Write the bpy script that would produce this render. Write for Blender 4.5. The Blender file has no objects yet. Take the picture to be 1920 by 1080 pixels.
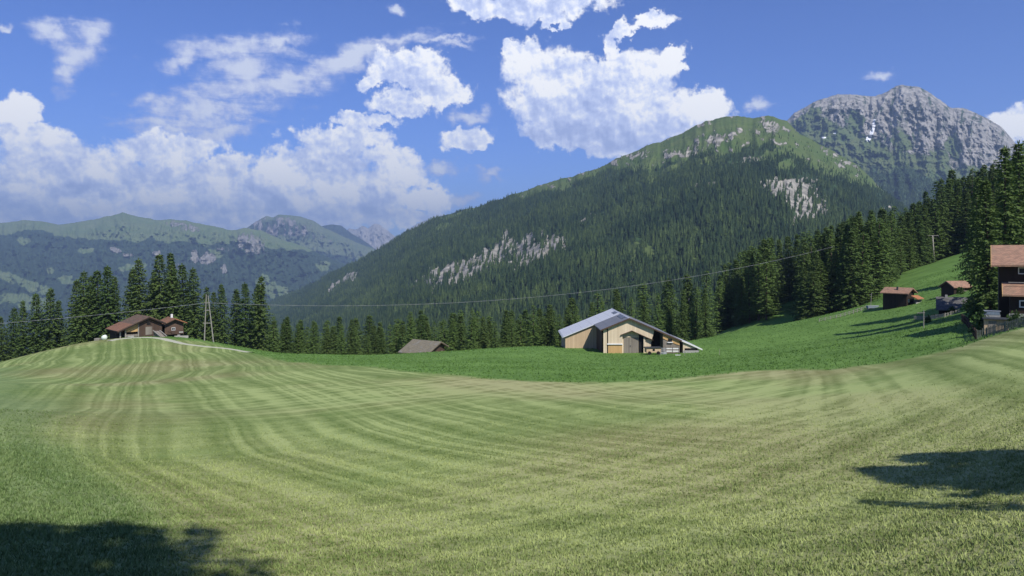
import bpy, math, random
import numpy as np
sc = bpy.context.scene
R = math.radians
rng = random.Random(7)
NR = np.random.RandomState(11)

# ------------------------------------------------------------------ camera, sky, sun, exposure
F, HZ = 1371.0, 480.0                       # focal length and horizon row of the 1920 px wide photograph
SUN_EL, SUN_AZ = 47.0, 150.0                # azimuth clockwise from the view direction (+Y)
cam_d = bpy.data.cameras.new('camera'); cam = bpy.data.objects.new('camera', cam_d)
sc.collection.objects.link(cam); sc.camera = cam
cam_d.sensor_width = 36.0; cam_d.lens = F/1920*36.0
cam_d.shift_y = -(540-HZ)/1920
cam_d.clip_start = 0.5; cam_d.clip_end = 120000
cam.location = (0, 0, 0); cam.rotation_euler = (R(90), 0, 0)
sc.view_settings.view_transform = 'Standard'; sc.view_settings.look = 'None'
sc.view_settings.exposure = 0.4; sc.view_settings.gamma = 1.0
sc.cycles.max_bounces = 5; sc.cycles.diffuse_bounces = 2; sc.cycles.glossy_bounces = 2
sc.cycles.transparent_max_bounces = 8; sc.cycles.use_denoising = True
sc.cycles.use_adaptive_sampling = True

class G:
    """small helper that wires shader nodes"""
    def __init__(s, tree): s.t = tree; s.n = tree.nodes; s.l = tree.links
    def put(s, sock, v):
        if isinstance(v, bpy.types.NodeSocket): s.l.new(v, sock)
        elif v is not None: sock.default_value = v
    def node(s, typ, **kw):
        n = s.n.new(typ)
        for k, v in kw.items(): setattr(n, k, v)
        return n
    def m(s, op, a, b=None, c=None, clamp=False):
        n = s.node('ShaderNodeMath', operation=op, use_clamp=clamp)
        s.put(n.inputs[0], a); s.put(n.inputs[1], b)
        if c is not None: s.put(n.inputs[2], c)
        return n.outputs[0]
    def v(s, op, a, b=None, out=0):
        n = s.node('ShaderNodeVectorMath', operation=op); s.put(n.inputs[0], a)
        if b is not None: s.put(n.inputs[3] if op == 'SCALE' else n.inputs[1], b)
        return n.outputs['Value'] if op in ('LENGTH', 'DOT_PRODUCT') else n.outputs[0]
    def xyz(s, a):
        n = s.node('ShaderNodeSeparateXYZ'); s.put(n.inputs[0], a); return n.outputs
    def comb(s, x, y, z):
        n = s.node('ShaderNodeCombineXYZ')
        for i, q in enumerate((x, y, z)): s.put(n.inputs[i], q)
        return n.outputs[0]
    def noise(s, vec, scale, detail=4, rough=.55, dist=0.0, color=False, lac=2.0):
        n = s.node('ShaderNodeTexNoise'); s.put(n.inputs['Vector'], vec)
        n.inputs['Scale'].default_value = scale; n.inputs['Detail'].default_value = detail
        n.inputs['Roughness'].default_value = rough; n.inputs['Distortion'].default_value = dist
        n.inputs['Lacunarity'].default_value = lac
        return n.outputs['Color' if color else 'Fac']
    def mapr(s, x, a, b, c=0.0, d=1.0, smooth=False):
        n = s.node('ShaderNodeMapRange'); n.clamp = True
        if smooth: n.interpolation_type = 'SMOOTHSTEP'
        for i, q in enumerate((x, a, b, c, d)): s.put(n.inputs[i], q)
        return n.outputs[0]
    def mapping(s, vec, typ, loc=(0, 0, 0), rot=(0, 0, 0), scale=(1, 1, 1)):
        n = s.node('ShaderNodeMapping', vector_type=typ); s.put(n.inputs['Vector'], vec)
        if typ != 'NORMAL' and 'Location' in n.inputs: n.inputs['Location'].default_value = loc
        n.inputs['Rotation'].default_value = rot; n.inputs['Scale'].default_value = scale
        return n.outputs[0]
    def mix(s, f, a, b, blend='MIX'):
        n = s.node('ShaderNodeMix', data_type='RGBA', blend_type=blend)
        s.put(n.inputs[0], f)
        for i, q in ((6, a), (7, b)):
            if isinstance(q, tuple) and len(q) == 3: q = q+(1.0,)
            s.put(n.inputs[i], q)
        return n.outputs[2]
    def attr(s, name):
        n = s.node('ShaderNodeAttribute'); n.attribute_name = name; return n

# ---- sky: Nishita daylight with clouds laid out by direction (azimuth, elevation)
def azel(px, py):
    az = math.atan((px-960)/F); return az, math.atan((HZ-py)/F*math.cos(az))
world = bpy.data.worlds.new('World'); sc.world = world; world.use_nodes = True
g = G(world.node_tree); g.n.clear()
sky = g.node('ShaderNodeTexSky'); sky.sky_type = 'NISHITA'; sky.sun_disc = False
sky.sun_elevation = R(SUN_EL); sky.sun_rotation = R(SUN_AZ); sky.altitude = 1600
sky.air_density = 1.0; sky.dust_density = 0.3; sky.ozone_density = 3.0
direc = g.node('ShaderNodeTexCoord').outputs['Generated']
dx, dy, dz = g.xyz(direc)[:3]
az_n = g.m('ARCTAN2', dx, dy); el_n = g.m('ARCSINE', dz)
pos = g.comb(az_n, el_n, 0.0)
# cumulus: (px, py, rx, ry, tilt)
CUM = [(1120,220,150,62,0),(1030,170,80,75,0),(992,108,34,40,0),(1065,125,40,35,0),(1110,155,60,40,0),(1190,155,75,55,0),(1250,215,120,50,-8),(1262,108,40,20,40),
 (1225,150,30,40,0),(1325,190,52,34,0),(1080,258,120,30,0),(968,90,18,26,0),(1150,95,16,40,20),(1168,58,38,15,38),(1222,30,46,17,8),
 (985,2,175,28,0),(880,16,60,22,0),(1050,38,30,9,0),
 (765,142,85,36,0),(745,198,75,32,0),(835,172,48,26,0),(700,155,50,18,15),
 (885,264,50,25,0),(690,237,80,17,0),
 (35,205,42,42,0),(22,240,55,45,0),(80,268,70,45,0),
 (130,335,190,70,0),(330,270,110,38,0),(395,322,80,34,0),(300,358,180,70,0),(480,382,190,56,0),(600,318,120,42,0),(640,268,110,24,0),
 (705,360,110,48,0),(750,318,45,34,0),(790,362,48,24,0),(520,335,60,40,0),(640,400,150,40,0),(440,412,270,48,0),(100,398,230,50,0),(760,395,60,20,0),
 (1895,232,46,30,0),(1930,215,40,34,0)]
# thin, streaked cloud
STR = [(430,92,130,26,10),(520,70,60,18,12),(640,112,170,26,16),(480,165,190,36,14),(400,205,150,26,6),(330,225,110,22,0),(720,84,110,13,9),
 (460,135,90,45,15),(560,140,90,30,14),(400,250,120,25,8),(830,84,70,8,6),(300,180,60,20,0),(345,110,60,20,35),
 (108,62,46,26,-25),(168,62,44,36,0),(148,92,48,34,0),(135,128,26,48,-22),(1430,199,28,14,0),(1640,130,34,12,0),(735,18,14,9,0),(860,372,34,14,0),(921,331,34,14,0),(888,218,40,18,0),(830,322,40,16,0),(18,42,22,9,30),(850,95,40,10,0)]
wn = g.noise(direc, 9.0, 8, .62, color=True)
warp = g.v('SUBTRACT', wn, (.5, .5, .5))
wn2 = g.noise(direc, 55.0, 5, .6, color=True)
warp2 = g.v('SUBTRACT', wn2, (.5, .5, .5))
warp_a = g.v('ADD', g.v('SCALE', warp, .085), g.v('SCALE', warp2, .034))
flat = g.node('ShaderNodeVectorMath', operation='MULTIPLY'); g.put(flat.inputs[0], warp_a); flat.inputs[1].default_value = (1, 1, 0)
pos_c = g.v('ADD', pos, flat.outputs[0])
def field(blobs, p, k):
    cur = None
    for (px, py, rx, ry, tilt) in blobs:
        a, e = azel(px, py); c2 = math.cos(a)
        q = g.mapping(p, 'TEXTURE', (a, e, 0), (0, 0, R(tilt)), (rx/F*c2*c2, ry/F*c2, 1))
        l = g.v('LENGTH', q)
        if cur is None: cur = l
        else:
            n = g.node('ShaderNodeMath', operation='SMOOTH_MIN'); g.put(n.inputs[0], cur); g.put(n.inputs[1], l); n.inputs[2].default_value = k
            cur = n.outputs[0]
    return g.m('SUBTRACT', 1.0, cur)
dens_c = field(CUM, pos_c, .12)
f1 = g.noise(direc, 22.0, 9, .6)
f0 = g.noise(g.v('ADD', direc, (3.1, 1.7, .4)), 10.0, 4, .55)
puff = g.m('ADD', g.m('MULTIPLY', g.m('SUBTRACT', f1, .5), 1.25), g.m('MULTIPLY', g.m('SUBTRACT', f0, .52), .9))
dens_c2 = g.m('ADD', dens_c, puff)
ero = g.noise(direc, 90.0, 6, .65)
dens_c2 = g.m('ADD', dens_c2, g.m('MULTIPLY', g.m('SUBTRACT', ero, .5), .55))
alpha_c = g.m('MULTIPLY', g.mapr(dens_c2, -.10, .24, 0, 1, True), .985)
# streaks: noise stretched along a shallow tilt
sp = g.mapping(pos, 'POINT', (0, 0, 0), (0, 0, R(-14)), (16, 60, 1))
f2 = g.noise(sp, 1.0, 8, .62, dist=.4)
f3 = g.noise(direc, 40.0, 6, .6)
pos_s = g.v('ADD', pos, g.v('SCALE', flat.outputs[0], .8))
dens_s = field(STR, pos_s, .25)
dens_s2 = g.m('ADD', dens_s, g.m('ADD', g.m('MULTIPLY', g.m('SUBTRACT', f2, .50), 1.9), g.m('MULTIPLY', g.m('SUBTRACT', f3, .5), 1.3)))
alpha_s = g.m('MULTIPLY', g.mapr(dens_s2, -.22, .85, 0, 1, True), .88)
# painted cloud brightness: sunlit heads and shaded grey bodies put into the colour
LIT = [(32,205,50,50,0,1.0),(90,235,40,40,0,.4),(1320,195,75,40,0,.6),(1255,110,55,34,30,.5),(1000,120,60,55,0,.35),(1205,150,40,50,0,.5),(1070,150,55,35,0,.3),(752,318,38,32,0,.5),(790,360,48,22,0,.7),
 (520,335,40,25,0,.5),(1222,30,46,18,8,.4),(1900,228,46,34,0,.6),(520,325,22,14,0,.4),(160,385,60,26,0,.4),(640,352,60,26,0,.4),(410,400,60,22,0,.4),(290,365,60,26,0,.3),(640,410,80,20,0,.3),(60,345,50,26,0,.3),(210,330,60,26,0,.25),(560,385,40,18,0,.3),(150,75,40,40,0,.25),(60,190,30,30,0,.4)]
DRK = [(1090,258,190,42,0,.5),(1010,215,70,55,0,.42),(1130,205,80,50,0,.3),(1250,250,110,36,-8,.35),(150,372,230,50,0,.20),(330,335,90,40,0,.12),(450,398,260,38,0,.24),(700,378,50,26,0,.34),(640,330,60,30,0,.25),(640,400,140,40,0,.22),
 (985,20,120,22,0,.35),(740,215,60,18,0,.3),(770,170,60,20,0,.15),(885,275,40,12,0,.2),(420,170,160,60,0,.12),(600,292,110,22,0,.16),(100,416,200,30,0,.15)]
def glow(blobs):
    cur = None
    for (px, py, rx, ry, tilt, w) in blobs:
        a, e = azel(px, py); c2 = math.cos(a)
        q = g.mapping(pos_c, 'TEXTURE', (a, e, 0), (0, 0, R(tilt)), (rx/F*c2*c2, ry/F*c2, 1))
        x = g.mapr(g.v('LENGTH', q), 1.25, .2, 0, w, True)
        cur = x if cur is None else g.m('MAXIMUM', cur, x)
    return cur
off = g.v('ADD', direc, (.010, -.004, .014))
f1b = g.noise(off, 22.0, 9, .6)
relief = g.m('MULTIPLY', g.m('SUBTRACT', f1, f1b), 2.3)  # sunward side of each puff brightened in its colour
d5 = g.noise(direc, 75.0, 5, .6); d5b = g.noise(g.v('ADD', direc, (.003, -.001, .004)), 75.0, 5, .6)
relief2 = g.m('MULTIPLY', g.m('SUBTRACT', d5, d5b), 1.3)
edge = g.mapr(dens_c2, .5, .05, 0, .16, True)
bright = g.m('ADD', g.m('ADD', g.m('ADD', .70, relief), relief2), g.m('ADD', edge, g.m('SUBTRACT', glow(LIT), glow(DRK))))
bright = g.m('ADD', bright, 0.0, clamp=True)
ramp = g.node('ShaderNodeValToRGB'); g.put(ramp.inputs[0], bright)
cr = ramp.color_ramp; cr.elements[0].position = 0.0; cr.elements[0].color = (.37, .45, .74, 1)
cr.elements[1].position = 1.0; cr.elements[1].color = (1.0, 1.0, 1.0, 1)
e_ = cr.elements.new(.45); e_.color = (.55, .63, .90, 1)
e_ = cr.elements.new(.75); e_.color = (.78, .83, .97, 1)
tint = g.mix(1.0, sky.outputs[0], (.64, .83, 1.42), 'MULTIPLY')
bg_sky = g.node('ShaderNodeBackground'); g.put(bg_sky.inputs[0], tint); bg_sky.inputs[1].default_value = 0.077
bg_cld = g.node('ShaderNodeBackground'); g.put(bg_cld.inputs[0], ramp.outputs[0]); bg_cld.inputs[1].default_value = 0.92
bg_str = g.node('ShaderNodeBackground'); g.put(bg_str.inputs[0], g.mix(g.mapr(g.m('ADD', dens_s2, g.m('MULTIPLY', g.m('SUBTRACT', f3, .5), 1.2)), .1, 1.0), (.47, .54, .86), (.80, .85, .98))); bg_str.inputs[1].default_value = 0.80
ms0 = g.node('ShaderNodeMixShader'); g.put(ms0.inputs[0], alpha_s); g.l.new(bg_sky.outputs[0], ms0.inputs[1]); g.l.new(bg_str.outputs[0], ms0.inputs[2])
ms1 = g.node('ShaderNodeMixShader'); g.put(ms1.inputs[0], alpha_c); g.l.new(ms0.outputs[0], ms1.inputs[1]); g.l.new(bg_cld.outputs[0], ms1.inputs[2])
wo = g.node('ShaderNodeOutputWorld'); g.l.new(ms1.outputs[0], wo.inputs[0])
world.cycles.sampling_method = 'MANUAL'; world.cycles.sample_map_resolution = 512

sun_d = bpy.data.lights.new('sun', 'SUN'); sun_d.energy = 4.6; sun_d.angle = R(0.5); sun_d.color = (1.0, .955, .88)
sun = bpy.data.objects.new('sun', sun_d); sc.collection.objects.link(sun)
sun.rotation_euler = (R(90-SUN_EL), 0, R(180-SUN_AZ))   # light travels away from the sun
sun.location = (60, -110, 120)

# ------------------------------------------------------------------ object helpers
def link(o, parent=None):
    sc.collection.objects.link(o)
    if parent is not None: o.parent = parent
    return o
def tag(o, label=None, cat=None, group=None, kind=None):
    if label: o['label'] = label
    if cat: o['category'] = cat
    if group: o['group'] = group
    if kind: o['kind'] = kind
    return o
def empty(name, loc, rz=0.0, label=None, cat=None, group=None):
    o = bpy.data.objects.new(name, None); o.empty_display_size = .3
    o.location = loc; o.rotation_euler = (0, 0, rz); link(o)
    return tag(o, label, cat, group)
def mesh_np(name, V, Fc, mat=None, parent=None, smooth=False, attrs=None):
    """V (n,3); Fc (m,k) int array of k-gons"""
    me = bpy.data.meshes.new(name); V = np.ascontiguousarray(V, np.float32); Fc = np.ascontiguousarray(Fc, np.int32)
    m, k = Fc.shape
    me.vertices.add(len(V)); me.vertices.foreach_set('co', V.ravel())
    me.loops.add(m*k); me.loops.foreach_set('vertex_index', Fc.ravel())
    me.polygons.add(m); me.polygons.foreach_set('loop_start', np.arange(0, m*k, k, dtype=np.int32))
    me.polygons.foreach_set('use_smooth', np.full(m, smooth, bool))
    for nm, arr in (attrs or {}).items():
        a = me.attributes.new(nm, 'FLOAT_COLOR', 'POINT')
        c = np.ones((len(V), 4), np.float32); c[:, :arr.shape[1]] = arr
        a.data.foreach_set('color', c.ravel())
    me.update(calc_edges=True)
    if mat: me.materials.append(mat)
    o = bpy.data.objects.new(name, me)
    return link(o, parent)
class MB:
    """collects boxes, prisms and tubes and links them as one mesh object"""
    def __init__(s): s.V = []; s.F = []
    def poly(s, pts, faces):
        b = len(s.V); s.V += [tuple(p) for p in pts]; s.F += [[b+i for i in f] for f in faces]; return s
    def box(s, x0, x1, y0, y1, z0, z1):
        return s.poly([(x0,y0,z0),(x1,y0,z0),(x1,y1,z0),(x0,y1,z0),(x0,y0,z1),(x1,y0,z1),(x1,y1,z1),(x0,y1,z1)],
                      [(0,3,2,1),(4,5,6,7),(0,1,5,4),(1,2,6,5),(2,3,7,6),(3,0,4,7)])
    def prism(s, prof, y0, y1, axis='y'):
        """prof: outline in (x,z) pushed from y0 to y1 (axis y), or in (y,z) pushed along x"""
        n = len(prof)
        if axis == 'y': P = [(a, y0, b) for a, b in prof]+[(a, y1, b) for a, b in prof]
        elif axis == 'x': P = [(y0, a, b) for a, b in prof]+[(y1, a, b) for a, b in prof]
        else: P = [(a, b, y0) for a, b in prof]+[(a, b, y1) for a, b in prof]
        fs = [tuple(range(n)), tuple(range(2*n-1, n-1, -1))]+[(i, i+n, (i+1) % n+n, (i+1) % n) for i in range(n)]
        return s.poly(P, fs)
    def tube(s, p0, p1, r0, r1=None, n=8):
        r1 = r0 if r1 is None else r1
        p0 = np.array(p0, float); p1 = np.array(p1, float); d = p1-p0; d /= np.linalg.norm(d)
        a = np.cross(d, (0, 0, 1) if abs(d[2]) < .9 else (1, 0, 0)); a /= np.linalg.norm(a); b = np.cross(d, a)
        P = []
        for p, r in ((p0, r0), (p1, r1)):
            for i in range(n):
                t = 2*math.pi*i/n; P.append(tuple(p+r*(a*math.cos(t)+b*math.sin(t))))
        return s.poly(P, [(i, (i+1) % n, n+(i+1) % n, n+i) for i in range(n)]+[tuple(range(n-1, -1, -1)), tuple(range(n, 2*n))])
    def build(s, name, mat, parent=None, smooth=False):
        me = bpy.data.meshes.new(name); me.from_pydata(s.V, [], s.F); me.materials.append(mat)
        import bmesh
        bm = bmesh.new(); bm.from_mesh(me); bmesh.ops.recalc_face_normals(bm, faces=bm.faces); bm.to_mesh(me); bm.free()
        if smooth:
            for p in me.polygons: p.use_smooth = True
        return link(bpy.data.objects.new(name, me), parent)

# ------------------------------------------------------------------ numpy noise
_perm = NR.permutation(1024)
_grad = NR.rand(1024)*2*math.pi
def perlin(x, y):
    xi = np.floor(x).astype(int); yi = np.floor(y).astype(int); xf = x-xi; yf = y-yi
    def gr(a, b, fx, fy):
        t = _grad[_perm[(_perm[a % 1024]+b) % 1024]]; return np.cos(t)*fx+np.sin(t)*fy
    u = xf*xf*xf*(xf*(xf*6-15)+10); v = yf*yf*yf*(yf*(yf*6-15)+10)
    n0 = gr(xi, yi, xf, yf)*(1-u)+gr(xi+1, yi, xf-1, yf)*u
    n1 = gr(xi, yi+1, xf, yf-1)*(1-u)+gr(xi+1, yi+1, xf-1, yf-1)*u
    return (n0*(1-v)+n1*v)*1.5
def fbm(x, y, o=5, r=.5, ridge=False):
    s = 0; a = 1; t = 0
    for i in range(o):
        n = perlin(x+17.3*i, y-9.1*i)
        s = s+a*((1-np.abs(n))*2-1 if ridge else n); t += a; a *= r; x = x*2.03; y = y*2.03
    return s/t
def sstep(a, b, x):
    t = np.clip((x-a)/(b-a), 0, 1); return t*t*(3-2*t)

# ------------------------------------------------------------------ materials
def material(name, rough=.85):
    m = bpy.data.materials.new(name); m.use_nodes = True; q = G(m.node_tree)
    b = q.n['Principled BSDF']; b.inputs['Roughness'].default_value = rough
    b.inputs['Specular IOR Level'].default_value = .25
    return m, q, b
def planks(name, c1, c2, width=.22, axis='h', rough=.85, gap=.35, grain=6.0):
    """boards: per-board tone, dark joints, streaky grain; axis h = upright boards"""
    m, q, b = material(name, rough)
    oc = q.node('ShaderNodeTexCoord').outputs['Object']; x, y, z = q.xyz(oc)[:3]
    u = q.m('DIVIDE', q.m('ADD', x, q.m('MULTIPLY', y, 1.003)) if axis == 'h' else z, width)
    cell = q.m('FLOOR', u); fr = q.m('FRACT', u)
    wn = q.node('ShaderNodeTexWhiteNoise', noise_dimensions='1D'); q.put(wn.inputs['W'], cell)
    st = q.mapping(oc, 'POINT', scale=(grain, grain, .5) if axis == 'h' else (.6, .6, grain*2))
    n = q.noise(st, 1.5, 5, .65); big = q.noise(oc, .35, 3, .6)
    t = q.m('ADD', q.m('MULTIPLY', wn.outputs[0], .5), q.m('ADD', q.m('MULTIPLY', n, .45), q.m('MULTIPLY', q.m('SUBTRACT', big, .5), .9)), clamp=True)
    col = q.mix(t, c1, c2)
    joint = q.mapr(q.m('ABSOLUTE', q.m('SUBTRACT', fr, .5)), .40, .48, 0, gap)
    col = q.mix(joint, col, (.02, .016, .012))
    q.put(b.inputs['Base Color'], col)
    bp = q.node('ShaderNodeBump'); bp.inputs['Strength'].default_value = .5; bp.inputs['Distance'].default_value = .02
    q.put(bp.inputs['Height'], q.m('SUBTRACT', n, joint)); q.put(b.inputs['Normal'], bp.outputs[0])
    return m
def tiles(name, c1, c2, c3, sx=.30, sy=.34, rough=.9):
    """roof tiles or shingles with moss and tone differences"""
    m, q, b = material(name, rough)
    oc = q.node('ShaderNodeTexCoord').outputs['Object']; x, y, z = q.xyz(oc)[:3]
    row = q.m('DIVIDE', z, sy*.42); fr = q.m('FRACT', row); ro = q.m('FLOOR', row)
    u = q.m('ADD', q.m('DIVIDE', q.m('ADD', x, q.m('MULTIPLY', y, .997)), sx), q.m('MULTIPLY', ro, .5)); fu = q.m('FRACT', u)
    wn = q.node('ShaderNodeTexWhiteNoise', noise_dimensions='2D'); q.put(wn.inputs['Vector'], q.comb(q.m('FLOOR', u), ro, 0.0))
    big = q.noise(oc, .6, 5, .65)
    col = q.mix(wn.outputs[0], c1, c2)
    col = q.mix(q.mapr(big, .5, .68, 0, .75, True), col, c3)
    jo = q.m('MAXIMUM', q.mapr(fr, .80, .97, 0, .6), q.mapr(q.m('ABSOLUTE', q.m('SUBTRACT', fu, .5)), .42, .49, 0, .45))
    col = q.mix(jo, col, (.03, .02, .015))
    q.put(b.inputs['Base Color'], col)
    bp = q.node('ShaderNodeBump'); bp.inputs['Strength'].default_value = .6; bp.inputs['Distance'].default_value = .04
    q.put(bp.inputs['Height'], q.m('SUBTRACT', wn.outputs[0], jo)); q.put(b.inputs['Normal'], bp.outputs[0])
    return m
def plain(name, c, c2=None, scale=3.0, rough=.8, metal=0.0):
    m, q, b = material(name, rough)
    oc = q.node('ShaderNodeTexCoord').outputs['Object']
    n = q.noise(oc, scale, 5, .65)
    c2 = c2 or tuple(v*.6 for v in c)
    q.put(b.inputs['Base Color'], q.mix(q.mapr(n, .3, .7), c, c2)); b.inputs['Metallic'].default_value = metal
    return m
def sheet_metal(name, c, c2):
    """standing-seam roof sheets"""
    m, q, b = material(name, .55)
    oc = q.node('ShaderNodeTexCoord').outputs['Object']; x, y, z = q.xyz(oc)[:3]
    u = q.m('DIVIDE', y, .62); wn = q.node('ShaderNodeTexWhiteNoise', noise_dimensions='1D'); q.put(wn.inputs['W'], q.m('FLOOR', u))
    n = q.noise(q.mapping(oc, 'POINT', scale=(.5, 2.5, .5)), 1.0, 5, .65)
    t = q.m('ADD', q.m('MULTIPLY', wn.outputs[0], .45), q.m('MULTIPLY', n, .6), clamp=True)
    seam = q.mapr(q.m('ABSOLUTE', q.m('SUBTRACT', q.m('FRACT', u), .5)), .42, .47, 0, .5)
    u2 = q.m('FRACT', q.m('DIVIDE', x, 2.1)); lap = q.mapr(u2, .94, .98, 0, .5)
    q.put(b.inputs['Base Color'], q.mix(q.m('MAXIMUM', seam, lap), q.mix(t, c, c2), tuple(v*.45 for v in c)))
    b.inputs['Metallic'].default_value = .15
    bp = q.node('ShaderNodeBump'); bp.inputs['Distance'].default_value = .05; bp.inputs['Strength'].default_value = .5
    q.put(bp.inputs['Height'], seam); q.put(b.inputs['Normal'], bp.outputs[0])
    return m
M = dict(
 pale=planks('pale_boards', (.68,.57,.41), (.48,.38,.26), .30, gap=.35),
 honey=planks('honey_boards', (.55,.36,.16), (.40,.25,.11), .30),
 grey_boards=planks('weathered_boards', (.27,.24,.20), (.13,.11,.09), .22),
 brown=planks('brown_boards', (.10,.062,.042), (.045,.030,.023), .24),
 dark=planks('dark_boards', (.035,.022,.016), (.016,.011,.009), .24),
 logs=planks('brown_logs', (.15,.095,.065), (.07,.046,.035), .28, axis='z', gap=.6),
 tan_wall=planks('tan_boards', (.56,.42,.27), (.40,.29,.18), .3),
 red_tile=tiles('red_tiles', (.25,.13,.08), (.18,.095,.062), (.13,.095,.065)),
 mix_tile=tiles('mossy_tiles', (.17,.105,.075), (.10,.075,.06), (.09,.085,.05)),
 pink_tile=tiles('faded_tiles', (.37,.215,.14), (.24,.145,.10), (.25,.175,.115)),
 orange_tile=tiles('orange_tiles', (.42,.18,.08), (.33,.135,.065), (.28,.15,.09)),
 grey_tile=tiles('slate_tiles', (.135,.132,.128), (.085,.083,.08), (.15,.145,.135)),
 moss_tile=tiles('moss_shingles', (.205,.18,.125), (.15,.135,.10), (.22,.215,.20)),
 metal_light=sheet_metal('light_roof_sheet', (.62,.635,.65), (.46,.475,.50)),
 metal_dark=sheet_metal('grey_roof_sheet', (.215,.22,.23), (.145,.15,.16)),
 black=plain('dark_opening', (.006,.006,.007), (.012,.011,.010)),
 glass=plain('window_pane', (.03,.035,.04), (.015,.018,.02), rough=.15),
 white=plain('white_paint', (.72,.72,.70), (.55,.55,.53)),
 bluegrey=plain('blue_grey_skylight', (.05,.06,.075), (.03,.035,.045), rough=.3),
 stone=plain('pale_stone', (.42,.40,.37), (.27,.26,.24), 4.0),
 concrete=plain('concrete', (.36,.35,.33), (.25,.245,.235), 2.0),
 galv=plain('galvanised_steel', (.40,.42,.44), (.28,.30,.32), 2.0, .5),
 darksteel=plain('dark_steel', (.06,.065,.07), (.03,.032,.035), 2.0, .5),
 post=plain('grey_timber', (.32,.30,.26), (.20,.185,.16), 6.0),
 fence=plain('greenish_grey_timber', (.17,.18,.145), (.09,.10,.08), 6.0),
 pole=plain('pale_pole_timber', (.30,.285,.25), (.20,.19,.165), 2.0),
 cable=plain('pale_cable', (.30,.31,.32), (.22,.23,.24)),
 trough=plain('trough_blue_grey', (.22,.27,.32), (.12,.15,.18)),
 bale=plain('white_green_wrap', (.72,.76,.70), (.52,.62,.52)),
 bark=plain('bark', (.10,.072,.052), (.05,.036,.027), 5.0),
)
# ------------------------------------------------------------------ the meadow's relief
def PX(px, py, Y): return ((px-960)/F*Y, Y, (HZ-py)/F*Y)
# (px, py, Y) ground control points read off the slope
CP = [
 # near rows
 (-300,1080,13),(0,1080,14.5),(300,1080,15.5),(600,1080,16),(960,1080,16),(1300,1080,15.5),(1600,1080,14.5),(1920,1080,13),(2300,1080,11),
 (-300,960,18),(0,960,21),(300,960,23),(600,960,24),(960,960,24),(1300,960,23),(1600,960,22),(1920,960,18.5),(2300,960,15),
 (-200,850,27),(0,850,31),(250,850,37),(600,850,36.5),(960,850,35),(1300,850,34),(1600,850,31),(1920,850,26),(2300,850,21),
 (-150,770,42),(0,770,50),(250,770,58),(600,770,54),(960,770,50),(1300,770,48),(1600,770,44),(1920,770,36),
 (-100,715,75),(0,715,88),(250,715,95),(600,715,82),(960,715,75),(1300,709,76),(1600,715,60),(1920,700,47),
 (0,690,130),(120,680,128),(250,680,126),(450,690,108),(600,690,105),(780,690,104),(960,690,98),(1150,690,105),(1300,690,95),(1450,690,84),(1600,685,78),(1750,665,72),(1920,612,72),(1830,640,76),
 # crest
 (-80,712,140),(60,676,150),(150,644,178),(250,633,187),(330,631,187),(400,645,178),(500,662,165),(600,667,148),(700,673,145),(780,666,148),(900,656,160),(1000,649,172),(1062,652.5,161),(1120,652,172),(1300,640,178),(1140,662.5,149),(1230,663,149),(1312,661,150),(1180,668,140),
 (1400,618,190),(1500,604,182),(1600,584,175),(1700,571,165),(1755,585,140),(1800,598,118),(1860,602,95),(1930,604,88),
 # beyond crest
 (-60,705,186),(0,690,184),(50,672,184),(-300,720,200),(-100,740,220),(60,690,235),(150,675,235),(250,662,235),(330,660,235),(400,675,230),(500,690,230),(600,700,220),(780,695,215),(960,680,225),(1150,668,215),(1300,655,225),
 (1400,622,225),(1500,589,236),(1480,566,262),(1470,586,232),(1455,575,262),(1580,580,215),(1650,540,215),(1700,520,225),(1750,492,262),(1800,530,175),(1850,540,140),(1920,540,125),(1830,470,300),(1920,450,240),
 (2100,500,150),(2150,560,90),(2200,600,60),(2300,700,38),
]
XYZ = [PX(*c) for c in CP]
XYZ += [(0,-20,-5.5),(25,-20,-4),(-25,-20,-5.5),(0,-60,-3),(60,-60,0),(-60,-60,-5),(0,0,-6.2),(30,0,-4),(-30,5,-7),(70,30,-2.5),(-60,20,-11),
 (-140,60,-18),(-200,140,-34),(-260,240,-75),(-180,300,-70),(-100,300,-62),(0,300,-60),(60,290,-45),(100,300,-34),(150,330,-27),(200,340,-12),(260,360,10),(300,260,30),(220,200,12),(200,120,8),(150,60,4),(120,0,2),
 (-400,560,-190),(-200,560,-190),(0,560,-180),(150,560,-110),(300,560,-20),(480,560,70),(480,300,75),(-420,200,-110),(-420,0,-60),(-150,-60,-14),(200,-60,6),(480,0,30)]
XYZ = np.array(XYZ, float)
def _phi(r2): return 0.5*r2*np.log(np.maximum(r2,1e-9))
_S=100.0
def _fit():
    p=XYZ[:,:2]/_S; n=len(p)
    r2=((p[:,None]-p[None])**2).sum(-1)
    K=_phi(r2)+np.eye(n)*2e-4
    Pm=np.c_[np.ones(n),p]
    A=np.zeros((n+3,n+3)); A[:n,:n]=K; A[:n,n:]=Pm; A[n:,:n]=Pm.T
    return p,np.linalg.solve(A,np.r_[XYZ[:,2],0,0,0])
_p,_w=_fit()
def gz(x,y):
    x=np.atleast_1d(np.asarray(x,float))/_S; y=np.atleast_1d(np.asarray(y,float))/_S
    out=np.full(x.shape,_w[-3])+_w[-2]*x+_w[-1]*y
    for i in range(len(_p)):
        out+=_w[i]*_phi((x-_p[i,0])**2+(y-_p[i,1])**2)
    return out
def g1(x, y): return float(gz(x, y)[0])
def solve(px, py, y0=12.0, y1=320.0):
    """first ground point along the line of sight through a photo position"""
    Y = np.arange(y0, y1, .25); x = (px-960)/F*Y; p = HZ-gz(x, Y)/Y*F
    i = np.nonzero(p <= py)[0]
    k = i[0] if len(i) else int(np.argmin(p))
    return x[k], Y[k], g1(x[k], Y[k])
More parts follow.
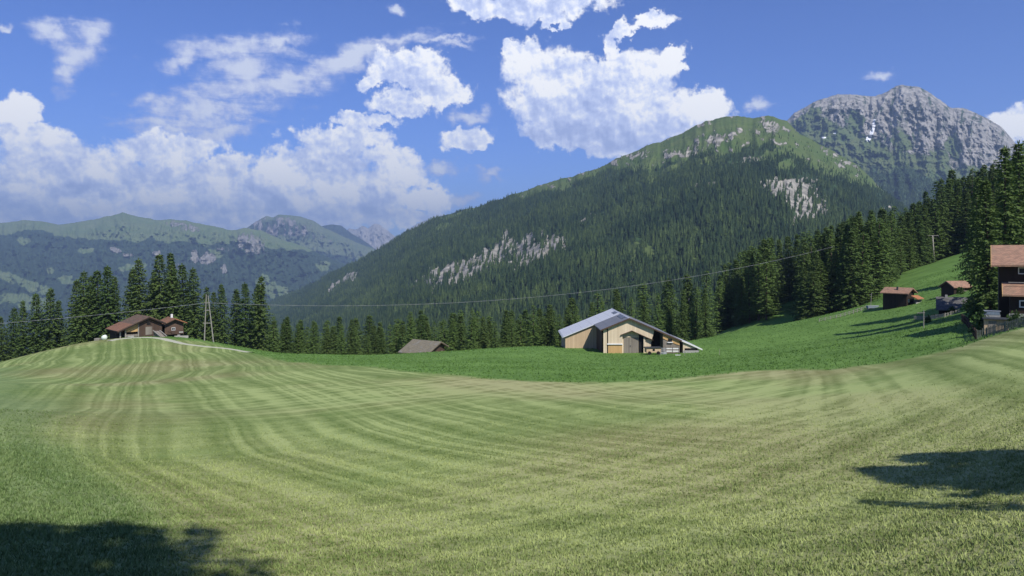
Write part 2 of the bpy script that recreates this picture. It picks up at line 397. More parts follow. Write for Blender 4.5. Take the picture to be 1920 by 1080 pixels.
def lines(a, b, step_near, near0, near1, grow):
    out = list(np.arange(near0, near1, step_near)); s = step_near
    while out[-1] < b: s = min(s*grow, 6.0); out.append(out[-1]+s)
    s = step_near
    while out[0] > a: s = min(s*grow, 6.0); out.insert(0, out[0]-s)
    return np.array(out)
BX = [-400,0,380,470,540,620,700,780,860,930,1000,1080,1150,1250,1330,1400,1480,1560,1640,1700,1760,1820,1870,1920,2100,2600]
BY = [600,620,640,662,678,684,689,698,705,711,715,717,716,712,703,697,694,692,684,673,660,644,628,613,560,500]
def ground_masks(x, y, z):
    Y = np.maximum(y, 3.0); px = 960+x/Y*F; py = HZ-z/Y*F
    wob = fbm(x*.06, y*.06, 3)*5+fbm(x*.3, y*.3, 2)*2
    b = np.interp(px, BX, BY)
    mown = sstep(-2.5, 2.5, py-b+wob*np.clip(60/Y, .15, 1)*1.2)
    mown = np.where(y < 6, 1, mown)
    bank = sstep(-90, 60, np.interp(py, [680,700,720,760,830,880,950,1010,1080], [-20,10,45,75,125,185,265,310,330])-px+fbm(x*.1, y*.1, 3)*70)
    bank = np.where((x < 0) & (y < 130), bank, 0)
    dry = sstep(-.1, .5, fbm(x*.03+3, y*.03, 4)+.45*np.exp(-(((px-1250)/420)**2+((py-800)/140)**2)))
    return mown, bank, dry, px, py
def rows(x, y):
    """swaths: arcs around the bowl's middle (A) crossed by turns that run towards that middle (C, R)"""
    wob = fbm(x*.018, y*.018, 2)*3.2+fbm(x*.09, y*.09, 3)*.75
    t_ = -(x-44.0)*.43+(y-76.0)*.903; n_ = -(x-44.0)*.903-(y-76.0)*.43; r = np.hypot(n_, np.minimum(t_, 0))*np.where(n_ < 0, -1, 1)
    A = r+wob+1.1*np.sin(r*.31+1)+.6*np.sin(r*.83); C = x*.60-y*.80+wob*1.2; th2 = np.arctan2(200-y, 80-x); Rr = -th2*158+wob*.8+.9*np.sin(th2*60)
    wA = (sstep(30, 0, x)+.15*sstep(10, 40, x))*(.40+.60*sstep(-.35, .3, fbm(x*.05+2, y*.05+8, 4)))
    wC = sstep(-48, -8, x)*sstep(40, 15, x)*(.30+.85*sstep(-.25, .3, fbm(x*.035+5, y*.035, 3)))
    wR = sstep(5, 28, x)*(.35+.65*sstep(-.4, .3, fbm(x*.05, y*.05-5, 4)))
    return np.stack([A, C, Rr], -1), np.stack([wA, wC, wR], -1)
gx_ = lines(-420, 480, .8, -45, 50, 1.03); gy_ = lines(-60, 560, .8, 8, 75, 1.02)
XX, YY = np.meshgrid(gx_, gy_); ZZ = gz(XX.ravel(), YY.ravel()).reshape(XX.shape)
ZZ = ZZ+fbm(XX*.045, YY*.045, 3)*.30*sstep(8, 40, YY)+fbm(XX*.35, YY*.35, 2)*.035
_gz0 = gz
mown, bank, dry, _, _ = ground_masks(XX, YY, ZZ)
rw, wt = rows(XX, YY)
def grid_faces(nr, nc):
    i = np.arange(nr*nc).reshape(nr, nc)
    return np.stack([i[:-1, :-1], i[:-1, 1:], i[1:, 1:], i[1:, :-1]], -1).reshape(-1, 4)

mt, q, b = material('meadow_turf', .95); b.inputs['Specular IOR Level'].default_value = .12
geo = q.node('ShaderNodeNewGeometry').outputs['Position']
am = q.attr('masks'); ar = q.attr('rows'); aw = q.attr('weights')
mk = q.xyz(am.outputs['Color']); rr = q.xyz(ar.outputs['Color']); ww = q.xyz(aw.outputs['Color'])
n_f = q.noise(geo, 7.0, 4, .7); n_m = q.noise(geo, 1.1, 5, .68); n_l = q.noise(geo, .12, 5, .6); n_ff = q.noise(geo, 22.0, 3, .7)
strk = None
for i, (sp_, am_) in enumerate(((2.0, 1.0), (2.6, .85), (4.0, 1.15))):
    ph = q.m('ADD', q.m('DIVIDE', rr[i], sp_), q.m('MULTIPLY', n_m, .22))
    w1 = q.m('MULTIPLY_ADD', q.m('SINE', q.m('MULTIPLY', ph, 6.2832)), .5, .5)
    w1 = q.mapr(w1, .50, .90, 0, 1, True)
    w2 = q.m('MULTIPLY_ADD', q.m('SINE', q.m('MULTIPLY_ADD', ph, 6.2832*2.63, 1.3)), .5, .5)
    w3 = q.m('MULTIPLY_ADD', q.m('SINE', q.m('MULTIPLY_ADD', ph, 6.2832*.37, .4)), .5, .5)
    s_ = q.m('ADD', q.m('MULTIPLY', w1, .50), q.m('ADD', q.m('MULTIPLY', w2, .28), q.m('MULTIPLY', w3, .34)))
    s_ = q.m('MULTIPLY', s_, q.m('MULTIPLY', ww[i], am_))
    strk = s_ if strk is None else q.m('ADD', strk, s_)
sv = q.m('ADD', q.m('MULTIPLY', strk, .92), q.m('ADD', q.m('MULTIPLY', q.m('SUBTRACT', n_f, .5), 1.0), q.m('ADD', q.m('MULTIPLY', q.m('SUBTRACT', n_m, .5), .9), q.m('MULTIPLY', q.m('SUBTRACT', n_ff, .5), .7))))
sv = q.m('ADD', sv, .05, clamp=True)
dk = q.mix(mk[2], (.100,.150,.036), (.155,.158,.056))
lt = q.mix(mk[2], (.305,.365,.135), (.335,.335,.155))
mown_c = q.mix(sv, dk, lt)
mown_c = q.mix(q.mapr(n_l, .55, .75, 0, .45, True), mown_c, (.10,.175,.035))
bank_v = q.m('ADD', q.m('MULTIPLY', q.m('SUBTRACT', n_f, .5), 1.6), q.m('ADD', q.m('MULTIPLY', q.m('SUBTRACT', n_m, .5), .9), .45), clamp=True)
bank_c = q.mix(bank_v, (.070,.130,.040), (.245,.325,.140))
mown_c = q.mix(q.m('MULTIPLY', mk[1], .65), mown_c, bank_c)
st2 = q.noise(q.mapping(geo, 'POINT', scale=(.10, .45, .3)), 1.0, 6, .7)
tall_v = q.m('ADD', q.m('MULTIPLY', q.m('SUBTRACT', st2, .5), 1.3), q.m('ADD', q.m('MULTIPLY', q.m('SUBTRACT', n_m, .5), .9), q.m('MULTIPLY_ADD', q.m('SUBTRACT', n_l, .5), 1.8, .45)), clamp=True)
tall_c = q.mix(tall_v, (.072,.142,.028), (.142,.248,.058))
q.put(b.inputs['Base Color'], q.mix(mk[0], tall_c, mown_c))
bp = q.node('ShaderNodeBump'); bp.inputs['Strength'].default_value = .7; bp.inputs['Distance'].default_value = .10
q.put(bp.inputs['Height'], q.m('ADD', q.m('MULTIPLY', n_f, .5), q.m('ADD', q.m('MULTIPLY', n_m, .8), q.m('MULTIPLY', n_ff, .25)))); q.put(b.inputs['Normal'], bp.outputs[0])
# skirt so that the sheet runs on down into the valley
nr, nc = XX.shape
V = np.stack([XX, YY, ZZ], -1)
V[0, :, 2] -= 0; V[-1, :, 2] = -700; V[:, 0, 2] = -700
meadow = mesh_np('meadow', V.reshape(-1, 3), grid_faces(nr, nc), mt, smooth=True,
    attrs=dict(masks=np.stack([mown, bank, dry], -1).reshape(-1, 3), rows=rw.reshape(-1, 3), weights=wt.reshape(-1, 3)))
tag(meadow, 'striped mown hay meadow with an uncut deep green strip behind it', 'meadow', kind='structure')

# gravel track over the knoll and along the meadow's far edge
mp, q, b = material('track_gravel', .95)
oc = q.node('ShaderNodeNewGeometry').outputs['Position']
q.put(b.inputs['Base Color'], q.mix(q.noise(oc, 1.2, 5, .7), (.46,.44,.37), (.33,.34,.22)))
def strip(name, pts, w, label, cat):
    P = [solve(px, py, 90, 185)[:2] for px, py in pts]
    fine = []
    for (a, b_) in zip(P[:-1], P[1:]):
        n = max(2, int(math.dist(a, b_)/1.0))
        fine += [(a[0]+(b_[0]-a[0])*k/n, a[1]+(b_[1]-a[1])*k/n) for k in range(n)]
    fine = np.array(fine+[P[-1]]); k = np.ones(7)/7
    sm = np.stack([np.convolve(np.pad(fine[:, j], 3, 'edge'), k, 'valid') for j in (0, 1)], 1)
    d = np.gradient(sm, axis=0); d /= np.linalg.norm(d, axis=1, keepdims=True)+1e-9
    nrm = np.stack([-d[:, 1], d[:, 0]], 1); vs = []
    for o in (-1, -.33, .33, 1):
        e = sm+nrm*o*w; vs.append(np.c_[e, gz(e[:, 0], e[:, 1])+fbm(e[:, 0]*.045, e[:, 1]*.045, 3)*.30+(.10 if abs(o) < 1 else -.06)])
    V = np.stack(vs, 1)
    return tag(mesh_np(name, V.reshape(-1, 3), grid_faces(len(sm), 4), mp, smooth=True), label, cat, kind='structure')
strip('path', [(196,641),(230,635),(270,632.5),(300,634),(325,641),(350,647),(385,650.5),(430,654),(475,661)], 1.5, 'pale gravel track winding over the knoll past the brown huts', 'path')

# valley floor, one sheet out to the horizon
mv, q, b = material('valley_ground', .95)
oc = q.node('ShaderNodeNewGeometry').outputs['Position']
q.put(b.inputs['Base Color'], q.mix(q.mapr(q.noise(oc, .0012, 6, .6), .45, .6), (.02,.04,.018), (.10,.15,.05)))
gv = np.linspace(-19500, 19500, 81); VX, VY = np.meshgrid(gv, gv)
tag(mesh_np('valley_floor', np.stack([VX, VY, np.full(VX.shape, -640.0)], -1).reshape(-1, 3), grid_faces(81, 81), mv), 'dark wooded valley floor below the meadow', 'valley', kind='structure')

# ------------------------------------------------------------------ mountains
def mountain_mat(name, forest, grass, grass2, rock, rock2, snow=(.80,.82,.86), s=1.0, bump=1.0):
    m, q, b = material(name, .95); b.inputs['Specular IOR Level'].default_value = .1
    p = q.node('ShaderNodeNewGeometry').outputs['Position']
    c = q.xyz(q.attr('masks').outputs['Color'])
    n1 = q.noise(p, .012*s, 8, .65); n2 = q.noise(p, .06*s, 5, .7); n3 = q.noise(q.mapping(p, 'POINT', scale=(.024*s, .024*s, .010*s)), 1.0, 6, .7)
    fo = q.mix(q.mapr(n2, .38, .66), tuple(v*.6 for v in forest), tuple(v*2.4 for v in forest))
    gr = q.mix(q.mapr(n1, .35, .65), grass, grass2)
    rk = q.mix(q.mapr(n3, .36, .62), rock2, rock)
    rk = q.mix(q.mapr(n2, .4, .7, 0, .35), rk, tuple(v*.55 for v in rock2))
    f_g = q.mapr(q.m('ADD', c[1], q.m('MULTIPLY', q.m('SUBTRACT', n1, .5), .7)), .40, .60)
    f_r = q.mapr(q.m('ADD', c[0], q.m('MULTIPLY', q.m('SUBTRACT', n3, .5), .9)), .40, .58)
    f_s = q.mapr(q.m('ADD', c[2], q.m('MULTIPLY', q.m('SUBTRACT', n1, .5), .3)), .45, .55)
    col = q.mix(f_s, q.mix(f_r, q.mix(f_g, fo, gr), rk), snow)
    q.put(b.inputs['Base Color'], col)
    bp = q.node('ShaderNodeBump'); bp.inputs['Strength'].default_value = .8; bp.inputs['Distance'].default_value = 12.0*bump/s
    q.put(bp.inputs['Height'], q.m('ADD', n1, q.m('MULTIPLY', n3, f_r))); q.put(b.inputs['Normal'], bp.outputs[0])
    return m
def ell(px, py, L, soft=.45):
    out = np.zeros(px.shape)
    for e in L:
        cx, cy, rx, ry = e[:4]; t = R(e[4]) if len(e) > 4 else 0.0; w = e[5] if len(e) > 5 else 1.0
        dx_, dy_ = px-cx, py-cy; u = (dx_*math.cos(t)-dy_*math.sin(t))/rx; v = (dx_*math.sin(t)+dy_*math.cos(t))/ry
        out = np.maximum(out, w*sstep(1+soft, 1-soft, np.sqrt(u*u+v*v)))
    return out
def mountain(name, label, ridge, base, yR, yB, nC, nR, mat, masks, amp=.02, nf=.012, expo=1.0, jit=2.0, seed=0.0, ridged=True, gul=.35):
    px = np.linspace(ridge[0][0], ridge[-1][0], nC)
    it = lambda L: np.interp(px, [p[0] for p in L], [p[1] for p in L])
    rp = it(ridge)+fbm(px*.035+seed, px*0+seed, 5, .6)*jit; bp_ = it(base); Y1 = it(yR); Y0 = it(yB)
    s = np.linspace(0, 1, nR)[:, None]
    PXg = np.repeat(px[None], nR, 0); PYg = bp_+(rp-bp_)*s
    Yg = Y0*(Y1/Y0)**(s**expo)
    wx = fbm(PXg*.01+seed, PYg*.01, 3)*18
    rel = fbm((PXg+wx)*nf+seed, (PYg+.4*wx)*nf*gul+seed, 6, .60, ridged)+.35*fbm(PXg*nf*4+seed, PYg*nf*4, 4)
    Yg = Yg*(1-amp*rel*np.minimum(1, (1-s)*9)**.7)
    X = (PXg-960)/F*Yg; Z = (HZ-PYg)/F*Yg
    rowsV = [np.stack([X[0]*.98, Yg[0]*.98, np.full(nC, -690.0)], -1)]+list(np.stack([X, Yg, Z], -1))
    for k in (1, 2, 3, 5, 8): # the far side falls away behind the ridge
        rowsV.append(np.stack([X[-1]*(1+.02*k), Yg[-1]*(1+.02*k), Z[-1]-.011*k*Yg[-1]-.002*k*k*Yg[-1]], -1))
    rowsV.append(np.stack([X[-1]*1.2, Yg[-1]*1.2, np.full(nC, -690.0)], -1))
    V = np.stack(rowsV, 0)
    mk = masks(PXg, PYg, PYg-rp[None], s)
    M_ = np.concatenate([mk[:1], mk, np.repeat(mk[-1:], 6, 0)], 0)
    o = mesh_np(name, V.reshape(-1, 3), grid_faces(V.shape[0], nC), mat, smooth=True, attrs=dict(masks=M_.reshape(-1, 3)))
    tag(o, label, 'mountain', kind='structure')
    return dict(px=PXg, py=PYg, X=X, Y=Yg, Z=Z, rel=rel, masks=mk, ridge=rp)

# --- the long wooded mountain
TREELINE = [(400,380),(820,398),(900,383),(960,366),(1010,362),(1060,352),(1110,332),(1160,318),(1220,318),(1280,300),(1330,290),(1390,285),(1440,268),(1480,285),(1540,318),(1600,330),(1650,350),(1720,395),(1800,420)]
CLIFFS = [(905,488,135,20,22),(835,518,48,22,25),(1030,460,50,14,14),(790,530,18,14,0),(945,452,12,22,0),(1000,475,40,14,12),(1035,462,32,14,10),(985,492,32,10,12),(880,505,28,22,25),
 (640,528,40,6,28),(660,522,14,5,25),(1480,352,60,15,-8),(1510,378,55,26,-25),(1460,360,40,14,0),(1530,395,30,18,-20),(1500,340,40,8,0),(1335,347,12,6,0),(1310,350,14,4,10),(1500,410,20,12,0,.8),
 (1280,560,26,9,0,.85),(1090,412,16,6,20,.8),(1120,405,14,5,15,.7),(1180,508,4,24,8,.9),(1170,538,8,9,0,.8),(1015,430,10,6,0,.7),(1345,262,26,12,20,.8),(1300,280,24,12,25,.75),(1440,235,26,14,-25,.75),(1400,300,40,9,10,.6),(1185,290,30,6,15,.7),(1660,390,14,9,0,.8)]
GRASSY = [(1185,470,12,26,8),(1218,475,9,16,0),(1180,500,6,22,6),(1500,262,22,36,-20),(1540,300,50,22,-32),(1590,325,40,12,-32),(1370,240,60,20,8),(1420,255,60,16,0),(1250,285,50,12,18),(1180,300,40,10,22),(1260,315,26,7,40,.9),(1220,330,10,14,0,.8),
 (1475,310,20,10,30,.8),(830,425,20,7,18,.9),(1040,343,50,6,14),(850,405,26,4,15,.8),(1365,437,10,6,0,.9),(1010,352,30,5,10,.9),(1450,290,40,10,15,.7),(1330,300,26,8,10,.7),(1340,500,6,10,0,.7),(1330,470,5,14,0,.7)]
def masks_main(px, py, d, s):
    tl = np.interp(px, [p[0] for p in TREELINE], [p[1] for p in TREELINE])+fbm(px*.03, py*.03, 4)*16+fbm(px*.12, py*.03, 3)*9
    gr = np.maximum(sstep(6, -6, py-tl), ell(px+fbm(px*.06, py*.06, 3)*14, py+fbm(px*.05+4, py*.05, 3)*9, GRASSY))
    wx = px+fbm(px*.05+9, py*.03, 4)*16; wy = py+fbm(px*.05, py*.04+7, 4)*13
    rk = ell(wx, wy, CLIFFS, .5)
    streak = fbm((px+.35*(py-480))*.16, py*.035, 4, .6)
    rk = np.clip(rk*(.72+1.5*streak), 0, 1)
    high = sstep(5, -12, py-tl)*sstep(.12, .42, fbm(px*.05+2, py*.05, 5, .6)+.12)*.9
    return np.stack([np.maximum(rk, high*.75), gr, np.zeros(px.shape)], -1)
main_ridge = [(430,600),(480,578),(520,560),(560,545),(620,515),(670,490),(740,450),(800,416),(830,404),(900,386),(960,366),(1010,348),(1060,333),(1110,320),(1160,296),(1220,271),(1280,250),(1300,236),(1340,223),(1385,216),(1412,223),(1440,215),(1475,228),(1500,250),(1560,283),(1600,304),(1625,325),(1650,352),(1680,378),(1720,405),(1800,440),(1900,470),(2020,500)]
m_main = mountain_mat('wooded_mountain', (.020,.036,.014), (.060,.100,.026), (.098,.128,.042), (.42,.395,.335), (.13,.125,.11), s=1.0)
MAIN = mountain('mountain', 'long dark wooded mountainside with pale cliff bands rising to a grassy shoulder', main_ridge,
    [(430,640),(560,660),(760,668),(1000,668),(1300,660),(1500,640),(1750,600),(2020,560)],
    [(430,5200),(620,3900),(830,3000),(1100,2500),(1440,2350),(1700,2150),(2020,1900)], [(430,2600),(560,1700),(760,1000),(1000,760),(1300,640),(1600,620),(2020,560)],
    800, 240, m_main, masks_main, amp=.055, nf=.011, expo=1.05, jit=5.0, seed=3.0)
# --- rocky summit behind it
PTL = ([1400,1600,1660,1700,1760,1800,1900,2000], [345,322,316,312,335,350,352,360])
def masks_peak(px, py, d, s):
    w = fbm(px*.02, py*.02, 4)*24
    gr = ell(px+w, py+w*.6, [(1550,266,75,34,-18),(1615,282,60,24,-20),(1700,325,80,34,0),(1640,300,60,22,-20),(1760,300,18,20,0,.8),(1600,240,16,30,0,.9),(1520,215,22,10,20,.9),(1690,268,14,24,0,.6),(1790,275,14,24,10,.6),(1540,235,20,14,0,.6),(1820,330,60,16,0,.7),(1735,352,70,24,0,.9),(1520,222,26,9,20,.7)], .5)
    gul = fbm((px+w*.5)*.10, py*.025, 5, .6)
    gr = np.clip(gr+.35*gul, 0, 1)
    low = sstep(-8, 10, py-np.interp(px, PTL[0], PTL[1])-fbm(px*.04, py*.05, 4)*22)
    gr = gr*(1-.75*low); gul = gul-.9*low
    snow = ell(px+fbm(px*.2, py*.2, 2)*2, py, [(1638,236,3.4,13,-8),(1634,250,3.4,11,-14),(1628,261,4.2,5,0),(1545,258,4,1.7,0),(1565,250,3.5,1.5,0)], .25)
    return np.stack([np.clip(.65+.60*gul-gr*.74-.3*low, 0, 1), np.clip(gr+.3-.35*low, 0, 1), snow], -1)
m_peak = mountain_mat('rocky_summit', (.03,.05,.022), (.075,.110,.038), (.11,.13,.055), (.38,.362,.325), (.165,.158,.148), s=.8, bump=1.3)
PEAK = mountain('mountain', 'bare grey rocky summit with a thin streak of snow in its gully',
    [(1400,290),(1440,255),(1476,226),(1490,211),(1530,190),(1555,181),(1572,176),(1600,177),(1640,181),(1665,171),(1680,161),(1692,159),(1718,162),(1745,175),(1780,200),(1810,204),(1850,221),(1880,240),(1900,263),(1925,290),(1990,330),(2100,420)],
    [(1400,380),(1600,400),(1800,430),(2100,470)], [(1400,4600),(1690,4700),(2100,4300)], [(1400,3500),(1700,3100),(2100,2800)],
    520, 240, m_peak, masks_peak, amp=.042, nf=.026, expo=.9, jit=4.0, seed=11.0, gul=.55)
# --- far range on the left
def masks_far(px, py, d, s):
    tl = np.interp(px, [-80,0,60,120,200,300,380,440,520,600], [430,436,432,442,450,452,458,456,470,470])+fbm(px*.03, py*.04, 4)*13
    gr = np.maximum(sstep(4, -4, py-tl), ell(px+fbm(px*.08, py*.08, 3)*10, py+fbm(px*.08, py*.08+5, 3)*6, [(45,452,14,7),(95,508,6,6),(30,525,45,8,-20),(70,540,30,9,-15),(125,525,14,8),(20,560,50,8),(70,575,40,8),(515,545,40,14,-28),(500,520,10,5,-25),(160,470,18,5),(250,500,30,6,10),(330,520,20,8),(405,475,14,5,-20),(605,500,14,10,0,.8),(60,560,60,6,-10,.8)]))
    rk = ell(px+fbm(px*.15, py*.08, 3)*8, py+fbm(px*.1, py*.1, 3)*5, [(390,485,16,12,30),(365,480,8,12,0),(440,470,50,6,-10,.5),(470,458,34,22,-20,.75),(345,425,35,8,-10,.7),(215,468,14,4,-25),(240,478,10,4),(295,476,9,6),(420,505,6,9),(330,500,20,8,0,.6)], .5)
    rk = np.clip(rk*(.8+.9*fbm(px*.2, py*.05, 4, .6)), 0, 1)
    return np.stack([rk, gr, np.zeros(px.shape)], -1)
m_far = mountain_mat('far_range', (.024,.040,.022), (.110,.160,.065), (.15,.185,.09), (.36,.345,.31), (.17,.165,.155), s=.45, bump=1.2)
mountain('mountain', 'long far ridge with green pasture top above dark woods on the left',
    [(-160,428),(-60,415),(0,418),(40,414),(60,413),(85,416),(110,421),(160,415),(200,406),(230,398),(260,407),(300,413),(322,410),(345,413),(370,418),(400,424),(430,432),(460,427),(490,432),(530,450),(570,462),(620,485),(660,500),(720,545)],
    [(-160,640),(200,640),(500,610),(720,560)], [(-160,7600),(230,7800),(450,7400),(720,7600)], [(-160,3600),(300,4200),(720,6000)],
    520, 190, m_far, masks_far, amp=.07, nf=.020, expo=1.0, jit=3.0, seed=21.0)
def masks_mid(px, py, d, s):
    w = fbm(px*.03, py*.03, 4)*16
    gr = np.clip(.9-ell(px+w, py+w*.3, [(520,428,70,18,-4),(480,440,40,16,0),(560,440,40,14,0,.8)], .6)*.55, 0, 1)*sstep(12, -6, py-np.interp(px, [400,520,600,700,800], [470,465,470,492,500])+w*.4)
    rk = ell(px+w, py, [(520,425,70,22,-4),(600,445,40,10,-25,.7)], .5)*(.48+.8*fbm(px*.12, py*.04, 4))
    return np.stack([np.clip(rk, 0, 1), gr, np.zeros(px.shape)], -1)
m_mid = mountain_mat('green_peak', (.024,.040,.022), (.105,.145,.065), (.15,.175,.095), (.34,.31,.29), (.19,.175,.17), s=.35, bump=1.2)
mountain('mountain', 'flat-topped green peak with a reddish grey crown in the middle distance',
    [(400,470),(430,450),(460,430),(480,415),(500,405),(512,408),(522,402),(545,404),(560,405),(585,413),(610,428),(640,441),(670,455),(700,466),(740,490),(800,530)],
    [(400,560),(800,560)], [(400,10400),(800,10800)], [(400,8200),(800,8600)], 260, 100, m_mid, masks_mid, amp=.05, nf=.03, jit=2.0, seed=31.0)
m_blue = mountain_mat('blue_ridge', (.022,.034,.024), (.06,.085,.045), (.08,.10,.06), (.30,.29,.28), (.16,.155,.15), s=.3)
mountain('mountain', 'small dark blue wooded ridge beyond the green peak',
    [(540,450),(575,430),(590,427),(605,424),(622,420),(640,424),(660,438),(690,456),(715,475),(760,500)], [(540,540),(760,540)], [(540,12600),(760,12600)], [(540,11000),(760,11000)],
    120, 40, m_blue, lambda px, py, d, s: np.stack([0*px, .3+.2*fbm(px*.05, py*.05, 3), 0*px], -1), amp=.02, nf=.03, jit=2.5, seed=41.0)
m_lime = mountain_mat('limestone_peak', (.05,.06,.045), (.10,.12,.08), (.12,.14,.09), (.50,.47,.44), (.27,.26,.25), s=.25, bump=1.5)
mlime = lambda px, py, d, s: np.stack([.75+.4*fbm(px*.1, py*.06, 4), .6+0*px, .35*ell(px, py, [(715,432,20,8)])], -1)
mountain('mountain', 'pale limestone peak at the far end of the valley',
    [(630,452),(655,428),(668,431),(680,424),(690,428),(702,418),(712,421),(722,429),(735,440),(750,448),(790,480)], [(630,520),(790,520)], [(630,15500),(790,15500)], [(630,14000),(790,14000)],
    120, 50, m_lime, mlime, amp=.02, nf=.05, jit=3.5, seed=51.0)
mountain('mountain', 'pale jagged crest just showing over the wooded slope',
    [(730,450),(755,438),(775,424),(800,413),(818,408),(840,412),(880,430)], [(730,480),(880,480)], [(730,14500),(880,14500)], [(730,13300),(880,13300)],
    90, 30, m_lime, mlime, amp=.02, nf=.05, jit=4.0, seed=61.0)

# ------------------------------------------------------------------ the wood on the mountainside: thousands of conifers that read as one mass
mf, q, b = material('distant_conifers', .9); b.inputs['Specular IOR Level'].default_value = .1
tc = q.xyz(q.attr('tint').outputs['Color'])
p = q.node('ShaderNodeNewGeometry').outputs['Position']
fc = q.mix(tc[0], (.020,.042,.018), (.088,.128,.038))
q.put(b.inputs['Base Color'], q.mix(q.mapr(q.noise(p, .35, 3, .7), .3, .7), fc, q.mix(.5, fc, (.01,.018,.009))))
def scatter_forest(S, tline, cap, pmax=1860):
    """positions spread evenly over the slope's own surface, thinned by its rock and grass"""
    nR_, nC_ = S['X'].shape
    P = np.stack([S['X'], S['Y'], S['Z']], -1)
    d1 = P[:-1, 1:]-P[:-1, :-1]; d2 = P[1:, :-1]-P[:-1, :-1]
    area = np.linalg.norm(np.cross(d1, d2), axis=-1)
    tl = np.interp(S['px'], tline[0], tline[1])
    rk, gr = S['masks'][..., 0], S['masks'][..., 1]
    dens = np.clip(1-1.25*rk, 0, 1)*np.clip(1-1.05*gr, .0, 1)
    dens = np.maximum(dens, .26*sstep(-50, 2, S['py']-tl)*(gr > .5)*(fbm(S['px']*.05, S['py']*.05, 4) > -.05))
    dens = dens*np.clip(.78+1.6*fbm(S['px']*.035, S['py']*.05, 5, .6), .06, 1.3)
    dens = dens[:-1, :-1]
    ymid = S['Y'][:-1, :-1]
    per = np.interp(ymid, [600, 1200, 2500, 4500], [1/28, 1/36, 1/48, 1/110])
    want = area*dens*per
    want[S['px'][:-1, :-1] > pmax] = 0
    tot = want.sum(); want *= min(1.0, cap/tot)
    k = NR.poisson(want); ii, jj = np.nonzero(k); rep = k[ii, jj]; ii = np.repeat(ii, rep); jj = np.repeat(jj, rep)
    u = NR.rand(len(ii), 1); v = NR.rand(len(ii), 1)
    pos_ = P[ii, jj]*(1-u)*(1-v)+P[ii, jj+1]*u*(1-v)+P[ii+1, jj]*(1-u)*v+P[ii+1, jj+1]*u*v
    high = np.interp(S['py'][ii, jj]-tl[ii, jj], [-10, 0, 60], [.45, .65, 1.0])
    print('forest trees', len(pos_))
    return pos_, high
def conifer_cloud(pos_, hs, tiers, n):
    N = len(pos_); h = (8+13*NR.rand(N)**1.5)*hs; r = h*(.14+.09*NR.rand(N)); tint_ = np.clip(NR.normal(.36, .26, N)+.75*fbm(pos_[:, 0]*.006, pos_[:, 1]*.006, 4), 0, 1)
    Vs, Fs, base = [], [], 0
    rot = NR.rand(N)*6.28
    for t in range(tiers):
        z0 = (t/tiers)*.92+.02; z1 = min(1.0, z0+1.25/tiers+.12); rr_ = (1-z0)**.8
        if t == tiers-1: z1 = 1.0
        ang = rot[:, None]+np.arange(n)[None]*6.2832/n+t*.7
        rad = r[:, None]*rr_*(.65+.6*NR.rand(N, n))
        ring = np.stack([pos_[:, 0:1]+rad*np.cos(ang), pos_[:, 1:2]+rad*np.sin(ang), pos_[:, 2:3]+h[:, None]*(z0+.05*(NR.rand(N, n)-.7))], -1)
        apex = np.stack([pos_[:, 0]+.02*h*NR.randn(N)*.3, pos_[:, 1], pos_[:, 2]+h*z1], -1)[:, None]
        V_ = np.concatenate([ring, apex], 1); Vs.append(V_.reshape(-1, 3))
        idx = base+np.arange(N)[:, None]*(n+1)
        i0 = idx+np.arange(n)[None]; i1 = idx+(np.arange(n)[None]+1) % n; ap = np.repeat(idx+n, n, 1)
        Fs.append(np.stack([i0, i1, ap], -1).reshape(-1, 3)); base += N*(n+1)
    T = np.concatenate([np.repeat(tint_, n+1)]*tiers)[:, None]
    return np.concatenate(Vs), np.concatenate(Fs), np.repeat(T, 3, 1)
fp, fh = scatter_forest(MAIN, ([p_[0] for p_ in TREELINE], [p_[1] for p_ in TREELINE]), 135000)
PEAK['masks'] = PEAK['masks'].copy(); PEAK['masks'][..., 1] = np.where(PEAK['py'] > np.interp(PEAK['px'], PTL[0], PTL[1]), PEAK['masks'][..., 1]*.4, 1.0)
fp2, fh2 = scatter_forest(PEAK, PTL, 16000, 1920); fp = np.concatenate([fp, fp2]); fh = np.concatenate([fh, fh2])
near_m = fp[:, 1] < 1350
Va, Fa, Ta = conifer_cloud(fp[near_m], fh[near_m], 5, 7)
Vb, Fb, Tb = conifer_cloud(fp[~near_m], fh[~near_m], 3, 5)
wood = mesh_np('forest', np.concatenate([Va, Vb]), np.concatenate([Fa, Fb+len(Va)]), mf, attrs=dict(tint=np.concatenate([Ta, Tb])))
tag(wood, 'dark conifer forest covering the long mountainside', 'forest', kind='stuff')
SHADE = [('larch',1,345,980,38,.42,'tall larch behind the viewpoint casting the broad shadow at lower left'),('spruce',1,52,972,39,.74,'tall spruce behind the viewpoint shading the lower left corner'),
 ('spruce',3,190,982,38,.70,'wide spruce behind the viewpoint between two others'),('larch',2,285,985,37,.50,'slim larch behind the viewpoint beside the tall larch'),
 ('spruce',4,-60,985,39,.8,'spruce behind the viewpoint farthest to the left'),
 ('spruce',3,1625,880,20,1.25,'broad spruce beside the viewpoint casting the dark shadow on the right'),('spruce',1,1690,858,20,1.35,'wide spruce beside the viewpoint above the dark shadow on the right'),('larch',1,1640,902,17,1.2,'larch beside the viewpoint whose tip darkens the grass on the right'),('larch',2,1588,942,15,.6,'slim larch beside the viewpoint casting the thin shadow'),('spruce',2,1895,1005,12,.8,'small spruce beside the viewpoint at the right corner')]
